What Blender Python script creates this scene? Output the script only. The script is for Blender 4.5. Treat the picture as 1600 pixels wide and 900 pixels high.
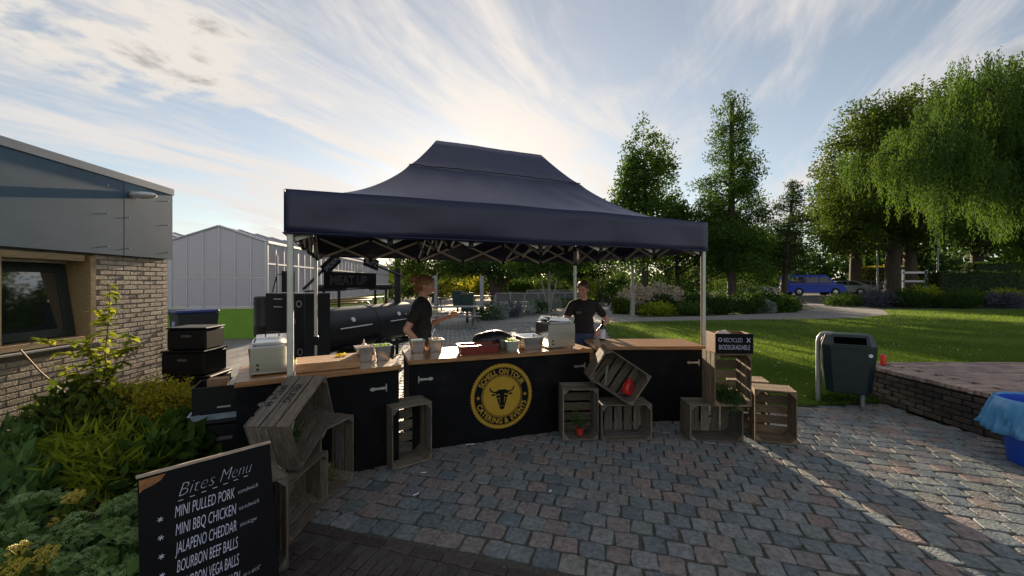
import bpy, bmesh, math, random
import numpy as np
from mathutils import Vector, Matrix, Euler, noise
for o in list(bpy.data.objects): bpy.data.objects.remove(o)
scene = bpy.context.scene
C = scene.collection
R = math.radians
V = Vector
# ---------------------------------------------------------------- camera
F, HY, H = 620.0, 442.0, 1.65           # focal length (px of a 1600 px frame), horizon row, eye height
cam = bpy.data.cameras.new('camera'); camo = bpy.data.objects.new('camera', cam); C.objects.link(camo)
camo.location = (0, 0, H); camo.rotation_euler = (R(90), 0, 0)
cam.sensor_width = 36; cam.lens = 36*F/1600; cam.shift_y = -(450-HY)/1600
cam.clip_start = .05; cam.clip_end = 3000
scene.camera = camo
scene.render.resolution_x, scene.render.resolution_y = 1024, 576
# ---------------------------------------------------------------- light
SUN_AZ, SUN_EL = -4.5, 11.0
sv = V((math.sin(R(SUN_AZ))*math.cos(R(SUN_EL)), math.cos(R(SUN_AZ))*math.cos(R(SUN_EL)), math.sin(R(SUN_EL))))
sun = bpy.data.lights.new('sun', 'SUN'); suno = bpy.data.objects.new('sun', sun); C.objects.link(suno)
suno.rotation_euler = (-sv).to_track_quat('-Z', 'Y').to_euler()
sun.energy = 3.3; sun.angle = R(.6); sun.color = (1, .80, .56)
scene.view_settings.view_transform = 'Standard'; scene.view_settings.look = 'None'
scene.view_settings.exposure = 2.05; scene.view_settings.gamma = 1
w = bpy.data.worlds.new('World'); scene.world = w; w.use_nodes = True
def build_world():
    nt = w.node_tree; N = nt.nodes; Lk = nt.links
    for n in list(N): N.remove(n)
    def nd(t, **k):
        n = N.new(t)
        for a, b in k.items(): setattr(n, a, b)
        return n
    def math_(op, a, b=None, clamp=False):
        n = nd('ShaderNodeMath', operation=op, use_clamp=clamp)
        for i, q in enumerate((a, b)):
            if q is None: continue
            if isinstance(q, (int, float)): n.inputs[i].default_value = q
            else: Lk.new(q, n.inputs[i])
        return n.outputs[0]
    def mrange(x, a, b, c=0, d=1, smooth=True):
        n = nd('ShaderNodeMapRange'); n.interpolation_type = 'SMOOTHSTEP' if smooth else 'LINEAR'
        Lk.new(x, n.inputs[0])
        for i, q in zip((1, 2, 3, 4), (a, b, c, d)): n.inputs[i].default_value = q
        return n.outputs[0]
    tc = nd('ShaderNodeTexCoord')
    sky = nd('ShaderNodeTexSky', sky_type='NISHITA', sun_disc=False)
    sky.sun_elevation = R(SUN_EL); sky.sun_rotation = R(SUN_AZ); sky.altitude = 0
    sky.air_density = 1.0; sky.dust_density = .25; sky.ozone_density = 1.6
    sep = nd('ShaderNodeSeparateXYZ'); Lk.new(tc.outputs['Generated'], sep.inputs[0])
    x, y, z = sep.outputs
    zz = math_('ADD', math_('MAXIMUM', z, 0.0), .06)
    u = math_('DIVIDE', x, zz); v = math_('DIVIDE', y, zz)
    cmb = nd('ShaderNodeCombineXYZ'); Lk.new(u, cmb.inputs[0]); Lk.new(v, cmb.inputs[1])
    def noise_(scale, rot, det, dist, off=(0, 0, 0), rough=.55, sc=1.0):
        m0 = nd('ShaderNodeMapping'); m0.inputs['Rotation'].default_value = (0, 0, R(rot)); Lk.new(cmb.outputs[0], m0.inputs[0])
        m = nd('ShaderNodeMapping'); m.inputs['Scale'].default_value = scale; m.inputs['Location'].default_value = off
        Lk.new(m0.outputs[0], m.inputs[0])
        n = nd('ShaderNodeTexNoise'); n.inputs['Scale'].default_value = sc; n.inputs['Detail'].default_value = det
        n.inputs['Distortion'].default_value = dist; n.inputs['Roughness'].default_value = rough
        Lk.new(m.outputs[0], n.inputs['Vector']); return n.outputs['Fac']
    # cirrus: streaks that run 24 degrees off the view axis, in a flat layer overhead
    st = noise_((1.9, .50, 1), 24, 9, 1.1, (3.1, 1.2, 0), .6)
    big = noise_((.55, .32, 1), 24, 3, .3, (7.3, 4.4, 0))
    fine = noise_((7, 1.3, 1), 30, 6, .8, (1, 9, 0), .65)
    s0 = math_('ADD', math_('MULTIPLY', st, .62), math_('MULTIPLY', big, .55))
    s1 = math_('ADD', s0, math_('MULTIPLY', fine, .16))
    # a puffed-out condensation trail
    td = math_('SUBTRACT', math_('MULTIPLY', math_('ADD', u, 1.264), .866), math_('MULTIPLY', math_('SUBTRACT', v, 1.912), .5))
    ta = math_('ADD', math_('MULTIPLY', math_('ADD', u, 1.264), .5), math_('MULTIPLY', math_('SUBTRACT', v, 1.912), .866))
    puff = noise_((9, 9, 1), 0, 6, .4, (3, 2, 0), .6)
    trail = math_('MULTIPLY', mrange(math_('ADD', math_('ABSOLUTE', td), math_('MULTIPLY', math_('SUBTRACT', puff, .5), .12)), .055, .005), math_('MULTIPLY', mrange(ta, -.1, .1), mrange(ta, 1.3, .8)))
    cir = math_('MAXIMUM', mrange(s1, .575, .80), trail)
    # a broken cumulus bank
    cu = noise_((2.7, 2.7, 1), 0, 9, .25, (2.2, 5.6, 0), .6)
    def dist2(cx, cy, r):
        du = math_('DIVIDE', math_('SUBTRACT', u, cx), r); dv = math_('DIVIDE', math_('SUBTRACT', v, cy), r)
        return math_('ADD', math_('MULTIPLY', du, du), math_('MULTIPLY', dv, dv))
    cum_mask = math_('MAXIMUM', mrange(dist2(-1.40, 1.45, .72), 1.0, .15), mrange(dist2(2.1, 1.55, .55), 1.0, .2, 0, .45))
    cum = math_('MULTIPLY', mrange(math_('ADD', cu, math_('MULTIPLY', cum_mask, .12)), .53, .66), cum_mask)
    # light: forward scattering round the sun
    dt = nd('ShaderNodeVectorMath', operation='DOT_PRODUCT'); Lk.new(tc.outputs['Generated'], dt.inputs[0]); dt.inputs[1].default_value = sv
    d = math_('MAXIMUM', dt.outputs['Value'], 0.0)
    g1 = math_('POWER', d, 7.0); g2 = math_('POWER', d, 40.0)
    def vscale(col, f):
        n = nd('ShaderNodeVectorMath', operation='SCALE'); n.inputs[0].default_value = col; Lk.new(f, n.inputs['Scale']); return n.outputs[0]
    def vadd(a, b):
        n = nd('ShaderNodeVectorMath', operation='ADD'); Lk.new(a, n.inputs[0]); Lk.new(b, n.inputs[1]); return n.outputs[0]
    cb = nd('ShaderNodeCombineXYZ')
    for i, q in enumerate(CLOUD): cb.inputs[i].default_value = q
    ccol = vadd(vadd(cb.outputs[0], vscale((.55, .42, .24), g1)), vscale((.7, .56, .3), g2))
    def mix(a, b, f):
        n = nd('ShaderNodeMix', data_type='RGBA'); Lk.new(f, n.inputs[0]); Lk.new(a, n.inputs[6]); Lk.new(b, n.inputs[7]); return n.outputs[2]
    fade = mrange(z, -.02, .05)
    hs_ = nd('ShaderNodeHueSaturation'); hs_.inputs['Saturation'].default_value = .74; hs_.inputs['Value'].default_value = .54; Lk.new(sky.outputs[0], hs_.inputs['Color'])
    a1 = mix(hs_.outputs[0], ccol, math_('MULTIPLY', math_('MINIMUM', math_('ADD', math_('ADD', math_('MULTIPLY', cir, .80), .10), math_('MULTIPLY', g1, .30)), .93), fade))
    ck = nd('ShaderNodeMix', data_type='RGBA'); Lk.new(mrange(cu, .56, .72), ck.inputs[0])
    ck.inputs[6].default_value = (3.0, 2.78, 2.52, 1); ck.inputs[7].default_value = (1.45, 1.34, 1.25, 1)
    a2 = mix(a1, ck.outputs[2], math_('MULTIPLY', math_('MULTIPLY', cum, .9), fade))
    bg = nd('ShaderNodeBackground'); bg.inputs['Strength'].default_value = SKY
    Lk.new(a2, bg.inputs[0])
    out = nd('ShaderNodeOutputWorld'); Lk.new(bg.outputs[0], out.inputs[0])
SKY = .07
CLOUD = (2.75, 2.62, 2.55)
build_world()
# ---------------------------------------------------------------- helpers
rnd = random.Random(7)
nrg = np.random.default_rng(11)
def G(x, y, z=0.0):                      # point at height z seen at pixel x, y
    Y = (H-z)*F/(y-HY); return V(((x-800)/F*Y, Y, z))
def DP(x, y, Y):                         # point at depth Y seen at pixel x, y
    return V(((x-800)/F*Y, Y, H-(y-HY)/F*Y))
def axes(ax, ay, az, o):
    m = Matrix.Identity(4)
    for i, a in enumerate((ax, ay, az, o)):
        for j in range(3): m[j][i] = a[j]
    return m
def rz(a, o=(0, 0, 0)): return Matrix.Translation(o) @ Matrix.Rotation(a, 4, 'Z')
def frame(dx, o):                        # x axis along dx (level), z up
    dx = V(dx).normalized(); return axes(dx, V((-dx.y, dx.x, 0)), V((0, 0, 1)), o)
class MB:
    def __init__(s): s.v = []; s.f = []
    def add(s, vs, fs, M=None):
        b = len(s.v)
        s.v += [tuple(M @ V(q)) if M is not None else tuple(q) for q in vs]
        s.f += [tuple(b+i for i in q) for q in fs]; return s
    def box(s, c, d, M=None, ch=0.0):
        x, y, z = d[0]/2, d[1]/2, d[2]/2; cx, cy, cz = c
        if ch <= 0:
            vs = [(cx+a*x, cy+b*y, cz+e*z) for a in (-1, 1) for b in (-1, 1) for e in (-1, 1)]
            return s.add(vs, [(0, 1, 3, 2), (4, 6, 7, 5), (0, 4, 5, 1), (2, 3, 7, 6), (0, 2, 6, 4), (1, 5, 7, 3)], M)
        bm = bmesh.new(); bmesh.ops.create_cube(bm, size=1)
        for q in bm.verts: q.co = V((q.co.x*d[0], q.co.y*d[1], q.co.z*d[2]))
        bmesh.ops.bevel(bm, geom=bm.edges[:], offset=ch, segments=1, affect='EDGES')
        bm.verts.index_update()
        vs = [q.co+V(c) for q in bm.verts]; fs = [[q.index for q in f.verts] for f in bm.faces]; bm.free()
        return s.add(vs, fs, M)
    def tube(s, pts, r, n=8, cap=True, M=None, ell=1.0):
        pts = [V(p) for p in pts]; k = len(pts)
        rr = r if isinstance(r, (list, tuple)) else [r]*k
        t0 = (pts[1]-pts[0]).normalized()
        ref = V((0, 0, 1)) if abs(t0.z) < .9 else V((1, 0, 0))
        a = t0.cross(ref).normalized(); vs = []; fs = []
        for i in range(k):
            t = (pts[min(i+1, k-1)]-pts[max(i-1, 0)]).normalized()
            a = (a - t*a.dot(t)).normalized(); b = t.cross(a)
            for j in range(n):
                q = 2*math.pi*j/n
                vs.append(pts[i]+a*(rr[i]*math.cos(q))+b*(rr[i]*math.sin(q)*ell))
        for i in range(k-1):
            for j in range(n):
                fs.append((i*n+j, i*n+(j+1) % n, (i+1)*n+(j+1) % n, (i+1)*n+j))
        if cap: fs.append(tuple(range(n))[::-1]); fs.append(tuple((k-1)*n+j for j in range(n)))
        return s.add(vs, fs, M)
    def lathe(s, prof, n=20, M=None, cap=True):
        vs = []; fs = []; k = len(prof)
        for r, z in prof:
            for j in range(n):
                q = 2*math.pi*j/n; vs.append((r*math.cos(q), r*math.sin(q), z))
        for i in range(k-1):
            for j in range(n): fs.append((i*n+j, i*n+(j+1) % n, (i+1)*n+(j+1) % n, (i+1)*n+j))
        if cap: fs.append(tuple(range(n))[::-1]); fs.append(tuple((k-1)*n+j for j in range(n)))
        return s.add(vs, fs, M)
    def prism(s, poly, z0, z1, M=None):
        n = len(poly); vs = [(x, y, z0) for x, y in poly]+[(x, y, z1) for x, y in poly]
        fs = [tuple(range(n))[::-1], tuple(range(n, 2*n))]+[(i, (i+1) % n, n+(i+1) % n, n+i) for i in range(n)]
        return s.add(vs, fs, M)
    def ell(s, c, r, M=None, n=12, k=8):
        vs = []; fs = []
        for i in range(k+1):
            p = math.pi*i/k
            for j in range(n):
                q = 2*math.pi*j/n
                vs.append((c[0]+r[0]*math.sin(p)*math.cos(q), c[1]+r[1]*math.sin(p)*math.sin(q), c[2]+r[2]*math.cos(p)))
        for i in range(k):
            for j in range(n): fs.append((i*n+j, (i+1)*n+j, (i+1)*n+(j+1) % n, i*n+(j+1) % n))
        return s.add(vs, fs, M)
    def mesh(s, name='m', smooth=0):
        me = bpy.data.meshes.new(name); me.from_pydata(s.v, [], s.f)
        bm = bmesh.new(); bm.from_mesh(me); bmesh.ops.remove_doubles(bm, verts=bm.verts, dist=1e-6)
        bmesh.ops.recalc_face_normals(bm, faces=bm.faces); bm.to_mesh(me); bm.free()
        if smooth:
            me.polygons.foreach_set('use_smooth', [True]*len(me.polygons)); me.set_sharp_from_angle(angle=R(smooth))
        return me
    def build(s, name, mat, parent=None, M=None, smooth=0): return ob(name, s.mesh(name, smooth), mat, parent, M)
def ob(name, me, mat=None, parent=None, M=None):
    if mat is not None and not me.materials: me.materials.append(mat)
    o = bpy.data.objects.new(name, me); C.objects.link(o)
    if parent is not None: o.parent = parent
    if M is not None: o.matrix_basis = M
    return o
def thing(name, label, cat, M=None, group=None):
    o = bpy.data.objects.new(name, None); C.objects.link(o); o.empty_display_size = .1
    if M is not None: o.matrix_basis = M
    return tag(o, label, cat, group)
def tag(o, label, cat, group=None):
    o['label'] = label; o['category'] = cat
    if group: o['group'] = group
    return o
def struct(o, label=None):
    o['kind'] = 'structure'
    if label: o['label'] = label
    return o
def copy_tree(o, parent=None):
    c = o.copy(); C.objects.link(c); c.parent = parent
    for ch in list(o.children): copy_tree(ch, c)
    return c
# ---------------------------------------------------------------- materials
def mat(name, col, rough=.7, metal=0., var=.18, scale=14., bump=0., bscale=None, rv=0., stretch=(1, 1, 1), spec=.5,
        col2=None, src='object', hue=None, sheen=0., coat=0., thresh=None, trans=0., alpha=1., det=5):
    m = bpy.data.materials.new(name); m.use_nodes = True; nt = m.node_tree; N = nt.nodes; Lk = nt.links
    b = N['Principled BSDF']; b.inputs['Roughness'].default_value = rough; b.inputs['Metallic'].default_value = metal
    b.inputs['Specular IOR Level'].default_value = spec
    if sheen: b.inputs['Sheen Weight'].default_value = sheen; b.inputs['Sheen Roughness'].default_value = .5; b.inputs['Sheen Tint'].default_value = (.42, .44, .85, 1)
    if coat: b.inputs['Coat Weight'].default_value = coat; b.inputs['Coat Roughness'].default_value = .08
    if trans: b.inputs['Transmission Weight'].default_value = trans; b.inputs['IOR'].default_value = 1.45
    tc = N.new('ShaderNodeTexCoord'); mp = N.new('ShaderNodeMapping'); mp.inputs['Scale'].default_value = stretch
    if src == 'object':
        oi = N.new('ShaderNodeObjectInfo'); rn = oi.outputs['Random']
        ad = N.new('ShaderNodeVectorMath'); ad.operation = 'ADD'
        sc = N.new('ShaderNodeMath'); sc.operation = 'MULTIPLY'; sc.inputs[1].default_value = 37; Lk.new(rn, sc.inputs[0])
        Lk.new(tc.outputs['Object'], ad.inputs[0]); Lk.new(sc.outputs[0], ad.inputs[1]); Lk.new(ad.outputs[0], mp.inputs[0])
    else:
        at = N.new('ShaderNodeAttribute'); at.attribute_name = 'rnd'; rn = at.outputs['Fac']; Lk.new(tc.outputs['Object'], mp.inputs[0])
    nz = N.new('ShaderNodeTexNoise'); nz.inputs['Scale'].default_value = scale; nz.inputs['Detail'].default_value = det
    nz.inputs['Roughness'].default_value = .6
    Lk.new(mp.outputs[0], nz.inputs['Vector'])
    c1 = [max(0, q*(1-var)) for q in col]; c2 = list(col2) if col2 else [min(1, q*(1+var)) for q in col]
    cr = N.new('ShaderNodeValToRGB'); e = cr.color_ramp.elements
    t = thresh or (.32, .68); e[0].position, e[1].position = t
    e[0].color = (*c1, 1); e[1].color = (*c2, 1); Lk.new(nz.outputs['Fac'], cr.inputs[0]); outc = cr.outputs[0]
    if hue:                                  # palette picked per piece
        pr = N.new('ShaderNodeValToRGB'); pr.color_ramp.interpolation = 'LINEAR'
        pe = pr.color_ramp.elements
        while len(pe) < len(hue): pe.new(.5)
        for i, h in enumerate(hue): pe[i].position = i/(len(hue)-1); pe[i].color = (*h, 1)
        Lk.new(rn, pr.inputs[0]); mx = N.new('ShaderNodeMix'); mx.data_type = 'RGBA'; mx.blend_type = 'MULTIPLY'; mx.inputs[0].default_value = 1
        Lk.new(outc, mx.inputs[6]); Lk.new(pr.outputs[0], mx.inputs[7]); outc = mx.outputs[2]
    if rv:
        mr = N.new('ShaderNodeMapRange'); mr.inputs[3].default_value = 1-rv; mr.inputs[4].default_value = 1+rv; Lk.new(rn, mr.inputs[0])
        vs = N.new('ShaderNodeVectorMath'); vs.operation = 'SCALE'; Lk.new(outc, vs.inputs[0]); Lk.new(mr.outputs[0], vs.inputs['Scale']); outc = vs.outputs[0]
    Lk.new(outc, b.inputs['Base Color'])
    if bump:
        n2 = N.new('ShaderNodeTexNoise'); n2.inputs['Scale'].default_value = bscale or scale*2; n2.inputs['Detail'].default_value = 6
        Lk.new(mp.outputs[0], n2.inputs['Vector'])
        bp = N.new('ShaderNodeBump'); bp.inputs['Strength'].default_value = bump; bp.inputs['Distance'].default_value = .02
        Lk.new(n2.outputs['Fac'], bp.inputs['Height']); Lk.new(bp.outputs[0], b.inputs['Normal'])
    return m
def leafmat(name, c1, c2, trans=.35, rough=.8, tcol=None):
    m = bpy.data.materials.new(name); m.use_nodes = True; nt = m.node_tree; N = nt.nodes; Lk = nt.links
    b = N['Principled BSDF']; b.inputs['Roughness'].default_value = rough; b.inputs['Specular IOR Level'].default_value = .08
    at = N.new('ShaderNodeAttribute'); at.attribute_name = 'rnd'
    cr = N.new('ShaderNodeValToRGB'); e = cr.color_ramp.elements; e[0].color = (*c1, 1); e[1].color = (*c2, 1)
    Lk.new(at.outputs['Fac'], cr.inputs[0]); Lk.new(cr.outputs[0], b.inputs['Base Color'])
    tl = N.new('ShaderNodeBsdfTranslucent')
    tint = N.new('ShaderNodeMix'); tint.data_type = 'RGBA'; tint.blend_type = 'MULTIPLY'; tint.inputs[0].default_value = 1
    Lk.new(cr.outputs[0], tint.inputs[6]); tint.inputs[7].default_value = (*(tcol or (1.6, 1.55, .75)), 1)
    Lk.new(tint.outputs[2], tl.inputs[0])
    mx = N.new('ShaderNodeMixShader'); mx.inputs[0].default_value = trans
    Lk.new(b.outputs[0], mx.inputs[1]); Lk.new(tl.outputs[0], mx.inputs[2]); Lk.new(mx.outputs[0], N['Material Output'].inputs[0])
    return m
def unit(a): return a/np.maximum(np.linalg.norm(a, axis=1, keepdims=True), 1e-9)
def leafmesh(name, P, D, S, L, W, rn, wide=.45):
    n = len(P); L = np.broadcast_to(L, (n,))[:, None]; W = np.broadcast_to(W, (n,))[:, None]
    mid = P+D*L*wide
    vs = np.stack([P, mid+S*W/2, P+D*L, mid-S*W/2], 1).reshape(-1, 3)
    me = bpy.data.meshes.new(name); me.vertices.add(4*n); me.vertices.foreach_set('co', vs.astype(np.float32).ravel())
    me.loops.add(4*n); me.loops.foreach_set('vertex_index', np.arange(4*n, dtype=np.int32))
    me.polygons.add(n); me.polygons.foreach_set('loop_start', np.arange(0, 4*n, 4, dtype=np.int32))
    a = me.attributes.new('rnd', 'FLOAT', 'FACE'); a.data.foreach_set('value', np.clip(rn, 0, 1).astype(np.float32))
    me.update(); me.validate(); return me
def clumps(cent, m, rad, rng=nrg, flat=1.0):
    n = len(cent); d = unit(rng.normal(size=(n*m, 3))); r = rad*rng.random((n*m, 1))**.5
    q = d*r; q[:, 2] *= flat
    return np.repeat(cent, m, 0)+q, d
def foliage(name, cent, m, rad, L, W, mt, parent=None, up=0., out=.6, rng=nrg, flat=1.0, M=None, tone=None):
    cent = np.asarray(cent, float); P, d = clumps(cent, m, rad, rng, flat); n = len(P)
    D = d*out+rng.normal(size=(n, 3))*.6; D[:, 2] += up; D = unit(D)
    S = unit(np.cross(D, rng.normal(size=(n, 3))))
    base = np.repeat(rng.random(len(cent)) if tone is None else tone, m)
    rn = base*.55+rng.random(n)*.45
    me = leafmesh(name, P, D, S, L*(.7+.6*rng.random(n)), W*(.7+.6*rng.random(n)), rn)
    return ob(name, me, mt, parent, M)
def lobes_pts(lobes, n, rng=nrg, shell=.45):
    vol = np.array([l[3]*l[4]*l[5] for l in lobes])**(.8); pick = rng.choice(len(lobes), n, p=vol/vol.sum())
    d = unit(rng.normal(size=(n, 3))); r = (shell+(1-shell)*rng.random((n, 1)))
    L = np.array(lobes)[pick]; return L[:, :3]+d*r*L[:, 3:6]
_tc = {}
def text_geo(body, size=1.0, bold=0.0, align='LEFT'):
    k = (body, size, bold, align)
    if k in _tc: return _tc[k]
    cu = bpy.data.curves.new('t', 'FONT'); cu.body = body; cu.size = size; cu.offset = bold; cu.align_x = align; cu.resolution_u = 3
    o = bpy.data.objects.new('t', cu); C.objects.link(o); dg = bpy.context.evaluated_depsgraph_get()
    me = o.evaluated_get(dg).to_mesh(); vs = [tuple(q.co) for q in me.vertices]; fs = [tuple(p.vertices) for p in me.polygons]
    o.evaluated_get(dg).to_mesh_clear(); bpy.data.objects.remove(o); bpy.data.curves.remove(cu)
    _tc[k] = (vs, fs); return vs, fs
def text_w(body, size, bold=0.0):
    vs, _ = text_geo(body, size, bold); return max(q[0] for q in vs) if vs else 0
def put_text(mb, body, size, M, sx=1.0, bold=0., align='LEFT'):
    vs, fs = text_geo(body, size, bold, align); mb.add([(q[0]*sx, q[1], 0) for q in vs], fs, M)
def textmesh(mb, name, mt, parent, M=None):          # flat print: keep winding, no merging
    me = bpy.data.meshes.new(name); me.from_pydata(mb.v, [], mb.f); return ob(name, me, mt, parent, M)
# ---------------------------------------------------------------- shared materials
def m_glass(name, col, tr, rough=.1):
    m = bpy.data.materials.new(name); m.use_nodes = True; nt = m.node_tree; N = nt.nodes; Lk = nt.links
    b = N['Principled BSDF']; b.inputs['Base Color'].default_value = (*col, 1); b.inputs['Roughness'].default_value = rough
    t = N.new('ShaderNodeBsdfTranslucent'); t.inputs[0].default_value = (*col, 1)
    mx = N.new('ShaderNodeMixShader'); mx.inputs[0].default_value = tr
    Lk.new(b.outputs[0], mx.inputs[1]); Lk.new(t.outputs[0], mx.inputs[2]); Lk.new(mx.outputs[0], N['Material Output'].inputs[0]); return m
STONE = [(.75, .86, .90), (1.0, 1.0, .98), (.62, .74, .84), (.95, .93, .86), (1.05, .78, .72), (.8, .88, .86), (.55, .62, .68), (.95, .98, 1.02), (1.1, .85, .8), (.72, .8, .84)]
mt_cob = mat('cobblestone', (.215, .222, .22), .68, var=.35, scale=30, bump=.5, bscale=60, hue=STONE, spec=.25)
mt_cobA = mat('cobblestone_far', (.215, .222, .22), .55, var=.35, scale=30, bump=.5, bscale=60, hue=STONE, src='attr', spec=.25)
mt_joint = mat('joint_sand', (.085, .078, .066), .95, var=.4, scale=60, bump=.6, bscale=200)
mt_clink = mat('clinker', (.055, .042, .042), .7, var=.3, scale=40, bump=.4, rv=.35)
mt_soil = mat('soil', (.03, .024, .018), .95, var=.5, scale=25, bump=1, bscale=60)
mt_ground = mat('ground', (.05, .065, .025), .95, var=.4, scale=.4, bump=.3)
mt_lawn = mat('lawn', (.06, .12, .018), .9, var=.45, scale=3.0, bump=1, bscale=90, spec=.2, col2=(.10, .165, .03))
mt_path = mat('path_paving', (.24, .23, .225), .8, var=.3, scale=9, bump=.6, bscale=25)
mt_brick = mat('facade_brick', (.45, .37, .285), .85, var=.22, scale=25, bump=.4, rv=.22)
mt_brickA = mat('facade_brick_joined', (.45, .37, .285), .85, var=.22, scale=25, bump=.4)
mt_mortar = mat('mortar', (.20, .18, .16), .95, var=.25, scale=40, bump=.4)
mt_panel = mat('fascia_panel', (.07, .125, .18), .6, var=.10, scale=2.5, rv=.05)
mt_cap = mat('fascia_cap', (.22, .25, .30), .5, .2, var=.08, scale=4)
mt_timber = mat('window_timber', (.34, .235, .12), .55, var=.25, scale=6, stretch=(1, 8, 8))
mt_sash = mat('window_sash', (.02, .035, .03), .35)
mt_alu = mat('aluminium', (.62, .63, .64), .35, .9, var=.08)
mt_steel = mat('stainless_steel', (.66, .66, .66), .24, 1., var=.10, scale=5, stretch=(1, 1, 18))
mt_dark = mat('black_plastic', (.006, .0065, .008), .5, var=.3, scale=8, spec=.3)
mt_pane = m_glass('greenhouse_glass', (.74, .74, .80), .6, .12)
mt_ghframe = mat('greenhouse_frame', (.5, .51, .54), .45, .4, var=.1)
mt_green = mat('green_base_panel', (.16, .34, .02), .5, var=.08, scale=3)
mt_fabric = mat('tent_fabric', (.010, .014, .048), .42, var=.14, scale=5, sheen=.18, bump=.2, bscale=7, spec=.6)
mt_ply = mat('black_plywood', (.0045, .005, .007), .6, var=.4, scale=4, spec=.16, col2=(.014, .014, .016), thresh=(.5, .8))
mt_top = mat('counter_wood', (.30, .15, .062), .38, var=.35, scale=5, stretch=(1, 9, 9), coat=.15)
mt_white = mat('white_paint', (.75, .76, .8), .7, var=.06)
mt_gold = mat('gold_print', (.42, .25, .015), .6, var=.05)
mt_blackprint = mat('black_print', (.005, .005, .007), .7, spec=.15)
mt_crate = mat('crate_wood', (.165, .145, .12), .85, var=.5, scale=7, stretch=(1.2, 12, 12), bump=.6, bscale=14, rv=.4, hue=[(1, 1, 1), (1.1, .95, .78), (.85, .9, .95), (.75, .65, .55), (1, .98, .92)])
mt_cratewarm = mat('crate_wood_warm', (.20, .145, .09), .85, var=.4, scale=9, stretch=(1.2, 12, 12), bump=.5, bscale=14, rv=.3)
# ---------------------------------------------------------------- ground
def sheet(name, poly, z, mt, parent=None):
    me = bpy.data.meshes.new(name); me.from_pydata([(x, y, z) for x, y in poly], [], [tuple(range(len(poly)))])
    o = ob(name, me, mt, parent)
    if me.polygons[0].normal.z < 0: me.flip_normals()
    return o
struct(sheet('ground', [(-1500, -1500), (1500, -1500), (1500, 1500), (-1500, 1500)], -.06, mt_ground))
COB = [(-1.3, -1.0), (-1.75, 2.3), (-2.3, 3.2), (-3.9, 5.3), (-4.4, 8), (-4.2, 17.5), (3.7, 16.6), (2.95, 12), (2.62, 5.4), (3.9, 5.32), (5.06, 5.45), (5.06, -1.0)]
paving = struct(sheet('paving', COB, -.0105, mt_joint), None)
plaza = struct(sheet('plaza', [(-16, 5.0), (-3.8, 5.0), (-4.2, 17.4), (3.9, 16.6), (4.6, 20), (6.6, 31), (2, 33), (-10, 46), (-16, 46)], -.03, mt_path))
lawn_poly = [(2.66, 5.4), (3.9, 5.32), (5.12, 5.45), (5.12, 5.97), (14, 5.97), (40, 5.97), (60, 25.5), (40, 25.6), (30, 25), (23, 24.6), (21.4, 22.7), (19.5, 20.5), (16.2, 18.6), (13, 17.9), (8.8, 17.5), (4.26, 16.6), (3.72, 16.3), (2.99, 12)]
lawn = struct(sheet('lawn', lawn_poly, .0, mt_lawn))
struct(sheet('path', [(3.7, 16.3), (4.26, 16.6), (8.8, 17.5), (13, 17.9), (16.2, 18.6), (19.5, 20.5), (21.4, 22.7), (23, 24.6), (24.5, 27.6), (24, 34), (21.5, 34), (21.6, 29), (19.5, 25.5), (15, 22), (9.8, 19.9), (6.2, 19.2), (6.5, 21), (9.4, 31), (19, 62), (13, 62), (6.6, 31), (4.6, 20)], -.012, mt_path))
PZ = .45
struct(MB().add([(19, 31.5, -.04), (80, 31.5, -.04), (80, 35, PZ), (19, 35, PZ), (80, 70, PZ), (19, 70, PZ), (19, 70, -.05), (80, 70, -.05)], [(0, 1, 2, 3), (3, 2, 4, 5), (0, 3, 5, 6), (1, 7, 4, 2), (5, 4, 7, 6)]).build('parking_lot', mat('asphalt', (.06, .06, .062), .9, var=.2, scale=3)))
struct(sheet('soil_bed', [(-5.2, -1), (-1.34, -1), (-1.79, 2.3), (-2.34, 3.2), (-3.94, 5.3), (-5.2, 5.9)], -.012, mt_soil))
def inside(poly, x, y):
    c = False; n = len(poly)
    for i in range(n):
        x1, y1 = poly[i]; x2, y2 = poly[i-1]
        if (y1 > y) != (y2 > y) and x < (x2-x1)*(y-y1)/(y2-y1)+x1: c = not c
    return c
# cobbles: rows turned 17 degrees; the border to the clinker strip runs along a row
CA = R(-17); ca, sa = math.cos(CA), math.sin(CA); O0 = V((-1.34, 2.72))
CELL = .158
def cob_mesh(k, lod):
    r = random.Random(100+k); n = 12 if lod == 0 else 8; h = CELL/2-.003
    base = [(x*h*r.uniform(.90, 1.03), y*h*r.uniform(.90, 1.03)) for x, y in ((1, -.88), (1.02, 0), (1, .88), (.88, 1), (0, 1.02), (-.88, 1), (-1, .88), (-1.02, 0), (-1, -.88), (-.88, -1), (0, -1.02), (.88, -1))]
    if lod: base = [base[i] for i in (0, 2, 3, 5, 6, 8, 9, 11)]
    mb = MB(); rings = [(-.04, 1), (-.004, .992), (.0005, .95)] if lod == 0 else [(-.04, 1), (-.002, .9)]
    vs = [(x*s, y*s, z+(r.uniform(-.0025, .0025) if i == len(rings)-1 else 0)) for i, (z, s) in enumerate(rings) for x, y in base]
    fs = [(i*n+j, i*n+(j+1) % n, (i+1)*n+(j+1) % n, (i+1)*n+j) for i in range(len(rings)-1) for j in range(n)]
    c = len(vs); vs.append((0, 0, .0012)); b = (len(rings)-1)*n
    fs += [(b+j, b+(j+1) % n, c) for j in range(n)]
    return vs, fs
pos = []
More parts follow.
